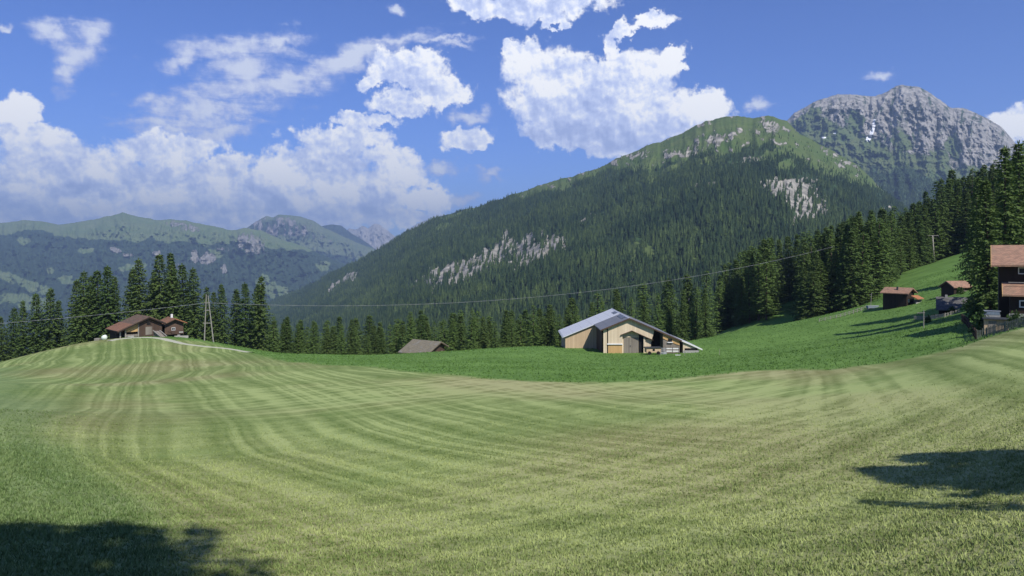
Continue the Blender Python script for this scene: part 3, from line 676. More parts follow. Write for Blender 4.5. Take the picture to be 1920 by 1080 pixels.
# ------------------------------------------------------------------ trees one can tell apart
def foliage(name, c1, c2, c3):
    m, q, b = material(name, .8); b.inputs['Specular IOR Level'].default_value = .15
    oi = q.node('ShaderNodeObjectInfo').outputs['Random']; oc = q.node('ShaderNodeTexCoord').outputs['Object']
    n = q.noise(oc, .9, 4, .7)
    c = q.mix(q.mapr(n, .3, .7), c1, c2); c = q.mix(q.m('MULTIPLY', oi, .55), c, c3)
    q.put(b.inputs['Base Color'], c)
    tl_ = q.node('ShaderNodeBsdfTranslucent'); q.put(tl_.inputs[0], q.mix(.5, c, (.10, .16, .03))); mx = q.node('ShaderNodeMixShader'); mx.inputs[0].default_value = .30
    q.l.new(b.outputs[0], mx.inputs[1]); q.l.new(tl_.outputs[0], mx.inputs[2]); q.l.new(mx.outputs[0], q.n['Material Output'].inputs[0])
    return m
F_SPRUCE = foliage('spruce_needles', (.048,.090,.026), (.110,.170,.046), (.120,.165,.046))
F_LARCH = foliage('larch_needles', (.075,.135,.030), (.150,.220,.058), (.105,.160,.042))
F_BUSH = foliage('bush_leaves', (.025,.055,.016), (.055,.105,.028), (.08,.12,.03))

def conifer_mesh(seed, H=26.0, Rm=3.3, larch=False, droop=.35, gap=.58, bare=.06):
    """returns crown (verts, quads) and trunk MB; the crown is whorls of drooping boughs set with needle sprays"""
    r_ = random.Random(seed); V = []; Q = []
    def spray(p, d, L, w, up):
        d = d/np.linalg.norm(d); sd = np.cross(d, up); sd /= np.linalg.norm(sd)+1e-9
        k = len(V); mid = p+d*L*.45
        V.extend([p, mid+sd*w, p+d*L, mid-sd*w]); Q.append((k, k+1, k+2, k+3))
    z = H*bare; lean = (r_.uniform(-.15, .15), r_.uniform(-.15, .15))
    lobes = [(r_.uniform(0, 6.28), r_.uniform(.12, .3), r_.uniform(0, 6.28)) for _ in range(3)]
    while z < H*.985:
        f = z/H; rad = Rm*((1-f)**(.80 if not larch else .80))*(.75 if f < .10 else 1.0)*r_.uniform(.72, 1.15)+.12
        n = max(4, int((10 if not larch else 8)*(.55+.5*(1-f))))
        a0 = r_.uniform(0, 6.28)
        for i in range(n):
            a = a0+6.283*i/n+r_.uniform(-.3, .3)
            rr = rad*r_.uniform(.68, 1.2)*(1+sum(w*math.sin(a*1.0+ph+f*6) for ph, w, _ in lobes)*.6)
            if r_.random() < .07: continue
            dirv = np.array([math.cos(a), math.sin(a), 0.0])
            c0 = np.array([lean[0]*f*3, lean[1]*f*3, z])
            m = max(2, int(rr/(.52 if not larch else .58)))
            dr = droop*r_.uniform(.6, 1.4)*(1.25-.7*f)
            for j in range(m):
                t = (j+.9)/m
                p = c0+dirv*rr*t+np.array([0, 0, .10*rr*t-dr*rr*t**1.5+.10*rr*max(0, t-.75)])
                for sgn in (-1, 1):
                    b_ = a+sgn*r_.uniform(.35, 1.15)
                    dv = np.array([math.cos(b_), math.sin(b_), -r_.uniform(.1, .75)])
                    spray(p, dv, r_.uniform(.65, 1.2)*(1.1-.35*t), r_.uniform(.17, .30), np.array([r_.uniform(-.5, .5), r_.uniform(-.5, .5), 1.0]))
                if j == m-1:
                    spray(p, dirv+np.array([0, 0, r_.uniform(-.5, .3)]), r_.uniform(.5, .9), .16, np.array([0, 0, 1.0]))
                if not larch and r_.random() < .55:   # hanging twigs
                    spray(p, np.array([dirv[0]*.25, dirv[1]*.25, -1.0]), r_.uniform(.45, .95), .17, np.array([-dirv[1], dirv[0], .1])+dirv*r_.uniform(-.6, .6))
        z += gap*r_.uniform(.75, 1.25)*(1.1-.45*f)
    for k in range(6):
        a = r_.uniform(0, 6.28); spray(np.array([lean[0]*3, lean[1]*3, H*.965]), np.array([math.cos(a)*.25, math.sin(a)*.25, 1.0]), H*.035, .10, np.array([math.sin(a), -math.cos(a), 0.0]))
    tr = MB(); px_, py_, pz_ = 0, 0, -1.5
    for k in range(8):
        f = (k+1)/8; zz = H*.97*f
        tr.tube((px_, py_, pz_), (lean[0]*f*3, lean[1]*f*3, zz), .34*(1-k/8)**.8+.03, .34*(1-(k+1)/8)**.8+.03, 7); px_, py_, pz_ = lean[0]*f*3, lean[1]*f*3, zz
    return np.array(V), np.array(Q), tr
PROTO = {}
def proto(kind, i):
    """first use of a shape links the thing itself; later uses copy it"""
    key = (kind, i)
    if key not in PROTO:
        if kind == 'spruce':
            V, Qd, tr = conifer_mesh(100+i, 26, [4.2, 4.9, 3.8, 5.3, 4.5, 3.5][i % 6], False, [.35, .45, .30, .40, .5, .38][i % 6])
            mat = F_SPRUCE
        else:
            V, Qd, tr = conifer_mesh(200+i, 26, [4.6, 5.4, 4.1][i % 3], True, .16, .72, .12)
            mat = F_LARCH
        cm = mesh_np('crown', V, Qd, mat); tm = tr.build('trunk', M['bark'], None, True)
        me_c, me_t = cm.data, tm.data
        bpy.data.objects.remove(cm); bpy.data.objects.remove(tm)
        PROTO[key] = (me_c, me_t)
    return PROTO[key]
def tree(kind, i, loc, h, label, group=None, wide=1.0):
    me_c, me_t = proto(kind, i)
    o = empty('spruce_tree' if kind == 'spruce' else 'larch_tree', loc, rng.uniform(0, 6.28), label, 'tree', group)
    o.rotation_euler = (R(rng.gauss(0, 1.3)), R(rng.gauss(0, 1.3)), o.rotation_euler[2]); s = h/26.0; o.scale = (s*wide, s*wide, s)
    link(bpy.data.objects.new('crown', me_c), o); link(bpy.data.objects.new('trunk', me_t), o)
    return o
ORD = 'first second third fourth fifth sixth seventh eighth ninth tenth eleventh twelfth thirteenth fourteenth fifteenth sixteenth seventeenth eighteenth nineteenth twentieth'.split()
def at_top(px, Y, top):
    x = (px-960)/F*Y; z = g1(x, Y)-.3; return (x, Y, z), (HZ-top)/F*Y-z

# --- the clump behind the huts on the knoll
LEFT = [(4,203,592),(22,207,575),(42,203,562),(70,205,548),(90,203,538),(110,208,562),(140,206,522),(155,203,506),(172,211,516),(188,206,505),(203,204,496),(216,210,517),
 (248,208,500),(266,204,482),(283,211,506),(300,206,474),(318,213,492),(328,205,472),(347,209,492),(366,204,500),(386,210,536),(402,206,546),(420,207,530),(442,212,540),(462,207,528),(480,213,530),(488,205,516)]
sub = [('on the slope left of the brown huts, %s from the photo edge', 0, 6), ('in the tall clumps left of the brown huts, %s from left', 6, 12), ('standing tall behind the brown huts, %s from the left', 12, 20), ('behind the timber pylon, %s from the left', 20, 27)]
for txt, a, b_ in sub:
    for k in range(a, b_):
        px, Y, top = LEFT[k]; loc, h = at_top(px, Y, top)
        tree('spruce', k % 6, loc, h, 'dark spruce '+txt % ORD[k-a], 'spruces on the knoll', rng.uniform(.85, 1.1)*min(1.25, 30/h))
# --- row whose foot is hidden by the meadow's edge
MID = [(512,192,592,1),(537,197,592,0),(560,203,606,1),(586,190,600,1),(612,198,614,0),(640,188,607,1),(656,193,598,0),(690,192,628,1),(716,196,614,0),(742,194,606,1),(768,188,583,1),(790,200,580,0),(816,193,602,1),(850,195,596,1),(882,190,577,1),(906,199,592,0),(930,192,602,1),(960,195,592,1),(1000,192,571,1),(1026,199,577,0),(1050,195,588,1)]
for k, (px, Y, top, lar) in enumerate(MID):
    loc, h = at_top(px, Y, top)
    where = ('right of the knoll, %s from the pylon' % ORD[k]) if k < 7 else (('around the grey shed roof, %s from its left' % ORD[k-7]) if k < 13 else ('left of the big barn, %s counting towards it' % ORD[k-13]))
    tree('larch' if lar else 'spruce', (k*5+1) % (3 if lar else 6), loc, h, ('light green larch ' if lar else 'dark spruce ')+where, 'trees along the meadow rim', rng.uniform(1.25, 1.6))
BACK = [(1085,206,572,1),(1108,200,566,0),(1132,210,560,1),(1160,214,560,0),(1185,206,556,1),(1208,212,552,0),(1232,205,548,1),(1256,210,552,0),(1280,204,542,0),(1302,212,536,1),(1324,206,540,0)]
for k, (px, Y, top, lar) in enumerate(BACK):
    loc, h = at_top(px, Y, top)
    tree('larch' if lar else 'spruce', (k*3+2) % (3 if lar else 6), loc, h, ('light green larch' if lar else 'dark spruce')+' rising behind the big barn, %s from the left' % ORD[k], 'trees behind the big barn', rng.uniform(.95, 1.2))
FILL = [(515+i*25.5+rng.uniform(-8, 8), rng.uniform(214, 238), 606-18*min(1, i/16)+rng.uniform(-12, 10), rng.random() < .45) for i in range(21)]
for k, (px, Y, top, lar) in enumerate(FILL+[(1075,228,556,0),(1120,232,548,1),(1165,228,540,0),(1210,232,530,1),(1250,229,520,0),(1290,233,512,0),(1320,227,506,1),(560,222,598,0),(610,224,604,1),(700,226,608,0),(750,224,596,1),(800,228,588,0),(850,224,584,0),(900,226,582,1),(950,222,580,0),(985,226,578,0),(1030,228,568,0),(530,210,606,0),(575,208,612,1),(625,211,610,0),(668,209,612,1),(705,210,622,0),(730,212,608,1),(755,209,600,0),(780,214,596,1),(803,211,600,0),(835,210,598,1),(865,212,588,0),(895,209,594,1),(918,212,600,0),(945,208,596,0),(975,210,588,1),(1012,208,578,0),(1040,211,582,1),(1065,210,574,0)]):
    loc, h = at_top(px, Y, top)
    tree('larch' if lar else 'spruce', k % (3 if lar else 6), loc, h, 'conifer in the second row behind the meadow rim, mostly hidden by others', 'conifers of the second row', rng.uniform(1.3, 1.7))
# --- the wood on the right: front row stands where the grass ends, more rows behind
TOPS = [(1330,520),(1350,498),(1380,470),(1400,452),(1450,440),(1500,436),(1550,424),(1590,402),(1620,392),(1660,390),(1700,386),(1740,368),(1760,330),(1785,312),(1810,305),(1830,300),(1850,308),(1870,290),(1890,268),(1910,258),(1940,255),(1990,262)]
FRONT = [(1345,612),(1460,603),(1510,598),(1560,588),(1600,577),(1620,569),(1650,541),(1690,516),(1720,499),(1745,489),(1765,481),(1800,467),(1830,455),(1860,450),(1900,446),(1990,440)]
tops = lambda p: np.interp(p, [a for a, _ in TOPS], [b for _, b in TOPS])
foot = lambda p: np.interp(p, [a for a, _ in FRONT], [b for _, b in FRONT])
n_front = 0; count = 0
for row in range(5):
    px = 1336+row*5.0
    while px < 1990:
        px += rng.uniform(10, 19) if row < 3 else rng.uniform(14, 24)
        if row < 4 and 1450 < px < 1503: continue          # the green gap
        x, Y, z = solve(px, float(foot(px)), 196, 330)
        Y = Y+row*13+rng.uniform(-3, 5)
        if 1740 < px < 1800 and row < 1: Y += 14
        if 1450 < px < 1503: Y = 272
        x = (px-960)/F*Y; z = g1(x, Y)
        top = float(tops(px))+(rng.uniform(0, 75) if row == 0 else rng.uniform(0, 34) if row < 3 else rng.uniform(-4, 14))
        h = (HZ-top)/F*Y-z+.3; h = min(max(h, 12), 37)
        if row == 0 and rng.random() < .16: h *= .55
        lar = rng.random() < .35
        if row == 0:
            if px < 1460: lb = 'at the wood edge right of the barn, %s from the barn' % ORD[min(19, n_front)]
            elif px < 1655:
                if n_front < 100: n_front = 100
                lb = 'at the wood foot beyond the pasture fence, %s from the left' % ORD[min(19, n_front-100)]
            else:
                if n_front < 200: n_front = 200
                lb = 'at the wood edge above the slope huts, %s from the left' % ORD[min(19, n_front-200)]
            n_front += 1; grp = 'conifers at the edge of the wood'
        else:
            lb = ['', 'conifer in the second row of the wood on the right', 'conifer in the third row of the wood on the right', 'conifer deep in the wood on the right with only its top showing', 'conifer at the very back of the wood on the right'][row]; grp = 'conifers inside the wood, row %d' % (row+1)
        pre = ('light green larch ' if lar else 'dark spruce ') if row == 0 else ''
        tree('larch' if lar else 'spruce', rng.randrange(3 if lar else 6), (x, Y, z-.3), h, pre+lb, grp, rng.uniform(.85, 1.15)*min(1.3, max(1, 28/h))); count += 1
# the tree in the green gap, the dark one beside the chalet and those behind its roof
for (px, Y, top, i, w, lb) in [(1526,203,508,3,1.0,'bushy spruce standing alone in front of the green gap in the wood'), (1612,202,505,1,1.2,'broad spruce at the lower tip of the wood beside the fence'),
    (1852,118,392,4,.5,'tall dark spruce close beside the chalet with brown tiled roofs'), (1856,116,330,0,.9,'very tall spruce behind the left end of the chalet roof'), (1884,122,272,2,1.0,'tallest spruce directly above the chalet roof'),
    (1912,128,262,1,1.0,'towering dark spruce at the right photo edge above the chalet'), (1822,170,330,5,.9,'slim spruce on the slope above the two grey roofed huts')]:
    loc, h = at_top(px, Y, top); tree('spruce', i, loc, h, lb, 'spruces around the huts on the slope', w*26/h if h < 26 else w)
# trees beside and behind the camera: only their shadows lie on the mown grass
SX = (math.sin(R(SUN_AZ))*math.cos(R(SUN_EL)), math.cos(R(SUN_AZ))*math.cos(R(SUN_EL)), math.sin(R(SUN_EL)))
def shade_tree(kind, i, px, py, h, wide, label):
    seed_turn = px*.01
    x, Y, z = solve(px, py, 10, 90)                       # where the tip of the shadow falls
    t = h/SX[2]
    for _ in range(40):                                   # walk towards the sun until the tree stands on the ground
        bx, by = x+SX[0]*t, Y+SX[1]*t
        t += .5*((g1(bx, by)+h)-(z+SX[2]*t))/SX[2]
    bx, by = x+SX[0]*t, Y+SX[1]*t
    o = tree(kind, i, (bx, by, g1(bx, by)-.2), h, label, None, wide); o.rotation_euler[0] = o.rotation_euler[1] = 0.0
    me = o.children[0].data; co = np.empty(len(me.vertices)*3, np.float32); me.vertices.foreach_get('co', co); co = co.reshape(-1, 3)*np.array(o.scale)
    best = None                                           # turn the tree so that no bough hangs into the view
    for k in range(36):
        a = seed_turn+k*math.pi/18; xx = co[:, 0]*math.cos(a)-co[:, 1]*math.sin(a)+o.location.x; yy = co[:, 0]*math.sin(a)+co[:, 1]*math.cos(a)+o.location.y; zz = co[:, 2]+o.location.z
        n_in = int(((yy > .05) & (np.abs(xx) < yy*.78+.4) & (zz < yy*.40+.4)).sum())
        if best is None or n_in < best[0]: best = (n_in, a)
    o.rotation_euler[2] = best[1]
    print('shade tree', label[:30], 'at', [round(v, 1) for v in o.location], 'in view', best[0])
    return o
for a in SHADE: shade_tree(*a)
print('trees', sum(1 for o in sc.objects if o.get('category') == 'tree'))

# ------------------------------------------------------------------ grass: cut stubble near the camera, taller tufts beyond
mg, q, b = material('grass_blades', .8); b.inputs['Specular IOR Level'].default_value = .15
tc = q.xyz(q.attr('tint').outputs['Color'])
q.put(b.inputs['Base Color'], q.mix(tc[1], q.mix(tc[2], q.mix(tc[0], (.098,.155,.036), (.330,.380,.142)), q.mix(tc[0], (.060,.118,.030), (.250,.330,.145))), q.mix(tc[0], (.072,.145,.028), (.138,.240,.056))))
def stripes(x, y):
    rw_, wt_ = rows(x, y); v = 0
    nm = .22*(fbm(x*1.1, y*1.1, 3)*.35+.5)
    for i, (sp_, am_) in enumerate(((2.0, 1.0), (2.6, .85), (4.0, 1.15))):
        ph = rw_[..., i]/sp_+nm
        a = sstep(.45, .92, .5+.5*np.sin(ph*6.2832)); b_ = .5+.5*np.sin(ph*6.2832*2.63+1.3); c = .5+.5*np.sin(ph*6.2832*.37+.4)
        v = v+(a*.50+b_*.28+c*.34)*wt_[..., i]*am_
    return v*.78
def tufts(n, y0, y1, h0, h1, wd, power, want):
    y = (y0**power+(y1**power-y0**power)*NR.rand(n))**(1/power); x = (NR.rand(n)*2-1)*(y*.74+(9 if want == "mown" else 12))
    z = gz(x, y)+fbm(x*.045, y*.045, 3)*.30*sstep(8, 40, y)+fbm(x*.35, y*.35, 2)*.035
    mo, ba, dr, _, _ = ground_masks(x, y, z)
    fade = sstep(y1, y1*.22, y) if want == 'mown' else 1
    keep = (NR.rand(n) < fade) & (NR.rand(n) < (mo if want == 'mown' else 1-mo)) & (z > -29)
    x, y, z, mo, ba = x[keep], y[keep], z[keep], mo[keep], ba[keep]; n = len(x)
    k = 3; P = []
    clump = .35+.9*fbm(x*1.3, y*1.3, 3)+.5*fbm(x*.15, y*.15, 3)
    for j in range(k):
        a = NR.rand(n)*6.283; h = (h0+(h1-h0)*NR.rand(n))*(1+.5*ba)*np.clip(1+clump*.6, .4, 1.7); w = wd*(.6+.8*NR.rand(n)); ox = NR.randn(n)*wd*1.2; oy = NR.randn(n)*wd*1.2
        le = h*NR.uniform(.2, 1.1, n); la = NR.rand(n)*6.283
        P.append(np.stack([np.stack([x+ox-w*np.cos(a), y+oy-w*np.sin(a), z-.02], -1), np.stack([x+ox+w*np.cos(a), y+oy+w*np.sin(a), z-.02], -1), np.stack([x+ox+le*np.cos(la), y+oy+le*np.sin(la), z+h], -1)], 1))
    V = np.concatenate(P).reshape(-1, 3); Fc = np.arange(len(V)).reshape(-1, 3)
    st = stripes(x, y) if want == 'mown' else 0*x+.1
    t = np.clip(np.concatenate([NR.normal(.16, .17, n)+.20*clump+.85*(st-.06)*(1-.7*ba) for _ in range(k)]), 0, 1)
    u = np.full(len(t), 0.0 if want == 'mown' else 1.0)
    T = np.stack([np.repeat(t, 3), np.repeat(u, 3), np.repeat(np.tile(ba*.65, k), 3)], -1)
    return V, Fc, T
A_ = tufts(330000, 10.0, 54, .025, .075, .02, 1.2, 'mown'); B_ = tufts(60000, 60, 205, .05, .15, .07, 1.6, 'tall')
V = np.concatenate([A_[0], B_[0]]); Fc = np.concatenate([A_[1], B_[1]+len(A_[0])]); T = np.concatenate([A_[2], B_[2]])
tag(mesh_np('grass', V, Fc, mg, attrs=dict(tint=T)), 'short stubble and uncut meadow grass', 'grass', kind='stuff')
# ------------------------------------------------------------------ buildings
def gpt(px, Y, lift=0.0):
    x = (px-960)/F*Y; return (x, Y, g1(x, Y)+lift)
def window(parent, x0, x1, z0, z1, y, frame='white', t=.09, side=-1):
    """frame proud of a wall that faces -y, with its pane as a child"""
    f = MB().box(x0-t, x0, y+side*.08, y+.02, z0-t, z1+t).box(x1, x1+t, y+side*.08, y+.02, z0-t, z1+t).box(x0, x1, y+side*.08, y+.02, z1, z1+t).box(x0, x1, y+side*.08, y+.02, z0-t, z0)
    f.box((x0+x1)/2-.025, (x0+x1)/2+.025, y+side*.07, y+.015, z0, z1)
    w = f.build('window', M[frame], parent)
    MB().box(x0, x1, y+side*.03, y+.012, z0, z1).build('pane', M['glass'], w)
    return w
def roof_profile(xa, za, xb, zb, t):
    return [(xa, za), (xb, zb), (xb, zb+t), (xa, za+t)]
def hut(name, label, cat, loc, rz, L, wl, wr, hr, sl, sr, wall, roof, over=.6, front=.7, th=.18, group=None, depth=2.0, roof_t=None):
    o = empty(name, loc, R(rz), label, cat, group)
    MB().prism([(-wl, -depth), (wr, -depth), (wr, hr-sr*wr-.1), (0, hr-.1), (-wl, hr-sl*wl-.1)], 0, L).build('wall', M[wall], o)
    for nm, xe, s in (('roof', -(wl+over), sl), ('roof', wr+over, sr)):
        MB().prism(roof_profile(0, hr, xe, hr-s*abs(xe), th), -front, L+front*.7).build('roof', M[roof], o)
    b = MB()
    for xe, s in ((-(wl+over), sl), (wr+over, sr)):   # barge boards
        b.prism(roof_profile(0, hr-.16, xe, hr-s*abs(xe)-.16, .155), -front, -front+.06)
    b.build('barge_board', M['brown'], o)
    return o

# --- the big barn
B0 = (24.0, 150.0, -19.9)
bn = empty('barn', B0, 0, 'large pale timber barn with light metal roof standing in the green meadow', 'barn')
sl, sr = .41, .43; zr = 7.1
rl = lambda x: zr+sl*x if x < 0 else zr-sr*x
MB().prism([(-5.3, -2), (5.1, -2), (5.1, rl(5.1)-.12), (0, zr-.12), (-5.3, rl(-5.3)-.12)], 1.9, 11.7).build('front_hall_wall', M['brown'], bn)
MB().prism([(-12.2, -2.5), (10.2, -2.5), (10.2, rl(10.2)-.12), (0, zr-.12), (-12.2, rl(-12.2)-.12)], 11.75, 25).build('main_hall_wall', M['tan_wall'], bn)
MB().prism([(-4.28,1.95),(-1.37,1.95),(-1.37,3.75),(.58,4.45),(4.5,2.75),(4.55,2.2),(5.1,4.3),(5.1,rl(5.1)-.1),(0,zr-.1),(-4.28,rl(-4.28)-.1)], 0, .18).build('gable_boarding', M['pale'], bn)
MB().box(-5.25, -4.5, .06, .24, -2, rl(-5.25)-.12).build('corner_boarding', M['pale'], bn)
MB().box(-4.5, -4.28, .20, .40, -2, rl(-4.5)-.12).build('dark_joint', M['black'], bn)
MB().box(-4.45, -1.3, -.16, .16, 1.72, 1.95).build('white_beam', M['white'], bn)
MB().box(-4.28, -1.42, .05, .2, -2, 1.72).build('lower_boarding', M['honey'], bn)
MB().prism([(-1.42,-2),(2.1,-2),(2.1,3.9),(.58,4.4),(-1.42,3.7)], 0.7, 0.95).build('porch_back_wall', M['pale'], bn)
MB().box(-1.42, -1.30, .2, .7, -2, 3.75).build('porch_side_wall', M['pale'], bn)
dr = MB().box(-.95, .52, 0.58, 0.69, -.3, 3.15).build('door', M['grey_boards'], bn)
MB().box(.3, .42, .5, .575, 1.2, 1.5).build('handle', M['darksteel'], dr)
MB().box(.56, 2.0, 0.58, 0.69, -.3, 3.15).build('door', M['grey_boards'], bn)
MB().box(-1.1, 2.1, 0.52, 0.695, 3.16, 3.36).build('door_lintel', M['pale'], bn)
MB().box(2.1, 3.0, .6, .98, -2, 3.6).build('dark_doorway', M['black'], bn)
MB().box(3.0, 3.35, .02, .3, -2, 3.2).build('porch_post', M['pale'], bn)
MB().box(3.35, 4.55, .32, .5, -2, 2.85).build('porch_boarding', M['pale'], bn)
MB().prism(roof_profile(.58, 4.52, -1.75, 3.62, .12), -.38, .65).prism(roof_profile(.58, 4.52, 4.95, 2.58, .12), -.38, -.005).build('porch_roof', M['brown'], bn)
MB().box(4.6, 7.0, 3.2, 3.4, -2, 4.1).build('recess_wall', M['dark'], bn)  # near-black boards put the shade of the recess into the wall colour
lt_ = MB().prism([(6.95,-2),(10.35,-2),(10.35,rl(10.35)-.14),(6.95,rl(6.95)-.14)], -.22, 3.1).build('lean_to_wall', M['grey_boards'], bn)
lt2 = MB().prism([(6.9,3.0),(6.9,rl(6.9)-.14),(10.3,rl(10.3)-.14),(10.3,1.6),(9.4,1.9)], -.33, -.235).build('lean_to_boarding', M['honey'], bn)
MB().box(7.95, 8.75, -.42, -.34, 2.35, 2.95).build('window', M['black'], bn)
MB().box(7.8, 8.9, -.55, -.34, 2.14, 2.32).build('sill', M['white'], bn)
MB().box(10.36, 11.05, 1.0, 3.0, -2, rl(11.05)-.14).build('dark_joint', M['dark'], bn)
MB().prism([(11.06,-2),(14.3,-2),(14.3,.45),(14.3,rl(14.3)-.14),(11.06,rl(11.06)-.14)], -.15, 10).build('annex_wall', M['pale'], bn)
MB().box(11.4, 14.0, -.25, -.16, .62, 1.0).build('annex_slot', M['black'], bn)
MB().box(11.0, 14.3, -.27, -.16, -2, .56).build('annex_plinth', M['concrete'], bn)
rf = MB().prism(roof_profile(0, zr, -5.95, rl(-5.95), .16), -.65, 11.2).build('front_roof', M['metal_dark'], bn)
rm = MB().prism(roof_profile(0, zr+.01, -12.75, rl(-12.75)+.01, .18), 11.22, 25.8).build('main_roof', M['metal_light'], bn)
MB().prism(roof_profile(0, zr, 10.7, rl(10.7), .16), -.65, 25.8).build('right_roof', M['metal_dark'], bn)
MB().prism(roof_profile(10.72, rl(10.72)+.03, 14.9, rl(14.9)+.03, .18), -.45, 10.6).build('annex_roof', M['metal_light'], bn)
MB().prism(roof_profile(10.75, rl(10.75)-.06, 14.95, rl(14.95)-.06, .26), -.52, -.46).build('white_fascia', M['white'], bn)
MB().prism(roof_profile(0, zr-.14, -5.95, rl(-5.95)-.14, .28), -.72, -.66).prism(roof_profile(0, zr-.14, 10.7, rl(10.7)-.14, .28), -.72, -.66).build('verge_board', M['brown'], bn)
for y0, y1 in ((2.5, 9.2), (14.0, 18.5)):
    MB().prism(roof_profile(-.35, rl(-.35)+.17, -1.15, rl(-1.15)+.17, .07), y0, y1).build('skylight', M['bluegrey'], bn)
MB().prism([(-.25, zr+.06), (0, zr+.20), (.25, zr+.06), (.25, zr+.12), (0, zr+.28), (-.25, zr+.12)], -.66, 25.8).build('ridge_cap', M['metal_light'], bn)
MB().box(-12.95, -12.72, 11.22, 25.8, rl(-12.75)-.05, rl(-12.75)+.12).build('gutter', M['galv'], bn)
# small things by the barn
def trailer():
    p = gpt(1224, 146.5); o = empty('trailer', p, R(6), 'small wooden trailer with dark lid parked before the barn recess', 'trailer')
    MB().box(-1.5, 1.5, -.7, .7, .45, 1.30).build('body', M['tan_wall'], o)
    MB().box(-1.75, 1.65, -.85, .85, 1.32, 1.48).build('lid', M['darksteel'], o)
    MB().box(-.25, .2, -.73, -.705, .75, 1.2).build('hatch', M['black'], o)
    for x in (-.9, .9):
        w = MB(); w.prism([(x+.36*math.cos(t), .36+.36*math.sin(t)) for t in np.linspace(0, 2*math.pi, 16, endpoint=False)], -.82, -.72); w.build('wheel', M['black'], o)
    MB().tube((1.5, 0, .55), (2.4, 0, .5), .05).build('drawbar', M['darksteel'], o)
trailer()
o = empty('feed_rack', gpt(1240, 147.5), 0, 'grey metal feed rack between the wooden trailer and the white gate', 'feed rack')
mb = MB()
for k in range(9): mb.tube((-.85+k*.21, -.35, .1), (-.85+k*.21, .1, 1.15), .035, n=6)
mb.build('bars', M['galv'], o)
MB().box(-.95, .95, -.5, .3, .05, .42).build('basin', M['galv'], o); MB().box(-.95, .95, -.05, .2, 1.12, 1.2).build('rail', M['galv'], o)
o = empty('gate', gpt(1261, 148.0), 0, 'low gate of white boards in front of the barn lean-to', 'gate')
for x in (-1.25, .05): MB().box(x, x+1.15, -.05, .05, .42, .66).box(x, x+1.15, -.05, .05, .95, 1.17).build('boards', M['white'], o)
for x in (-1.32, -.04, 1.27): MB().box(x-.05, x+.05, .055, .16, -.3, 1.35).build('post', M['darksteel'], o)
o = empty('plank', gpt(1271, 139.5), 0, 'pale plank lying in the grass before the barn', 'plank')
MB().box(-.5, .5, -.14, .14, .16, .24).build('board', M['white'], o)
for px, Y, lean, where in ((1237, 141, .22, 'leaning pale stake in the grass before the wooden trailer'), (1284, 138, 0, 'thin upright stake in the grass before the barn annex'), (1349, 137, .03, 'thin stake in the meadow right of the barn')):
    p = gpt(px, Y); o = empty('fence_stake', p, 0, where, 'stake', 'stakes before the barn')
    MB().tube((0, 0, -.2), (lean, 0, 1.15), .045, .035, 6).build('rod', M['pole'], o)

# --- grey shed behind the rim
p = gpt(823, 169.5)
o = hut('field_shed', 'low shed with mossy grey shingle roof half hidden by the meadow rim', 'shed', (p[0], p[1], -19.95-4.0), 55, 7.6, 4.4, 2.0, 4.0, .50, .50, 'brown', 'moss_tile', .7, .8)
MB().box(-1.0, .1, -.05, -.003, -.4, 1.7).build('door', M['grey_boards'], o)
MB().box(.6, 1.3, -.05, -.003, .9, 1.9).build('shutter', M['grey_boards'], o)

# --- huts on the knoll
p = (-92.0, 185.0); zb = g1(*p); hr = -15.4-zb
o = empty('brown_barn', (p[0], p[1], zb), R(45), 'dark brown plank hut with long red tiled roof on the knoll', 'hut')
sl_, sr_ = .44, .46; zl = lambda x: hr+sl_*x if x < 0 else hr-sr_*x
MB().prism([(-2.2,-1.5),(3.3,-1.5),(3.3,zl(3.3)-.12),(0,hr-.12),(-2.2,zl(-2.2)-.12)], 0, 8).build('wall', M['brown'], o)
MB().prism([(-6.6,-1.5),(-2.25,-1.5),(-2.25,zl(-2.25)-.15),(-6.6,zl(-6.6)-.15)], 2.4, 8).build('shed_wall', M['dark'], o)
MB().prism([(-5.2,1.35),(-2.3,1.35),(-2.3,zl(-2.3)-.15),(-5.2,zl(-5.2)-.15)], .25, .38).build('light_boarding', M['honey'], o)
MB().box(-5.2, -2.3, .3, .42, .1, .75).build('half_wall', M['grey_boards'], o)
for x in (-6.5, -5.3, -2.3): MB().box(x-.13, x+.13, .08, .34, -1.5, zl(x)-.15).build('post', M['post'], o)
MB().box(-5.0, -3.6, -.6, .1, -.2, .45).build('stone_step', M['stone'], o)
MB().prism(roof_profile(0, hr, -7.4, zl(-7.4), .2), -.8, 8.6).build('roof', M['mix_tile'], o)
MB().prism(roof_profile(-4.1, zl(-4.1)+.21, -7.45, zl(-7.45)+.21, .05), -.84, 8.6).build('roof_patch', M['red_tile'], o)
MB().prism(roof_profile(0, hr, 4.0, zl(4.0), .2), -.8, 8.6).build('roof', M['mix_tile'], o)
MB().prism(roof_profile(0, hr-.3, -7.4, zl(-7.4)-.3, .29), -.88, -.81).prism(roof_profile(0, hr-.3, 4.0, zl(4.0)-.3, .29), -.88, -.81).build('barge_board', M['dark'], o)
MB().box(-.7, .9, -.06, -.003, .4, 2.4).build('door', M['grey_boards'], o)
MB().box(-.4, .5, -.06, -.003, 2.9, 3.5).build('hatch', M['black'], o)
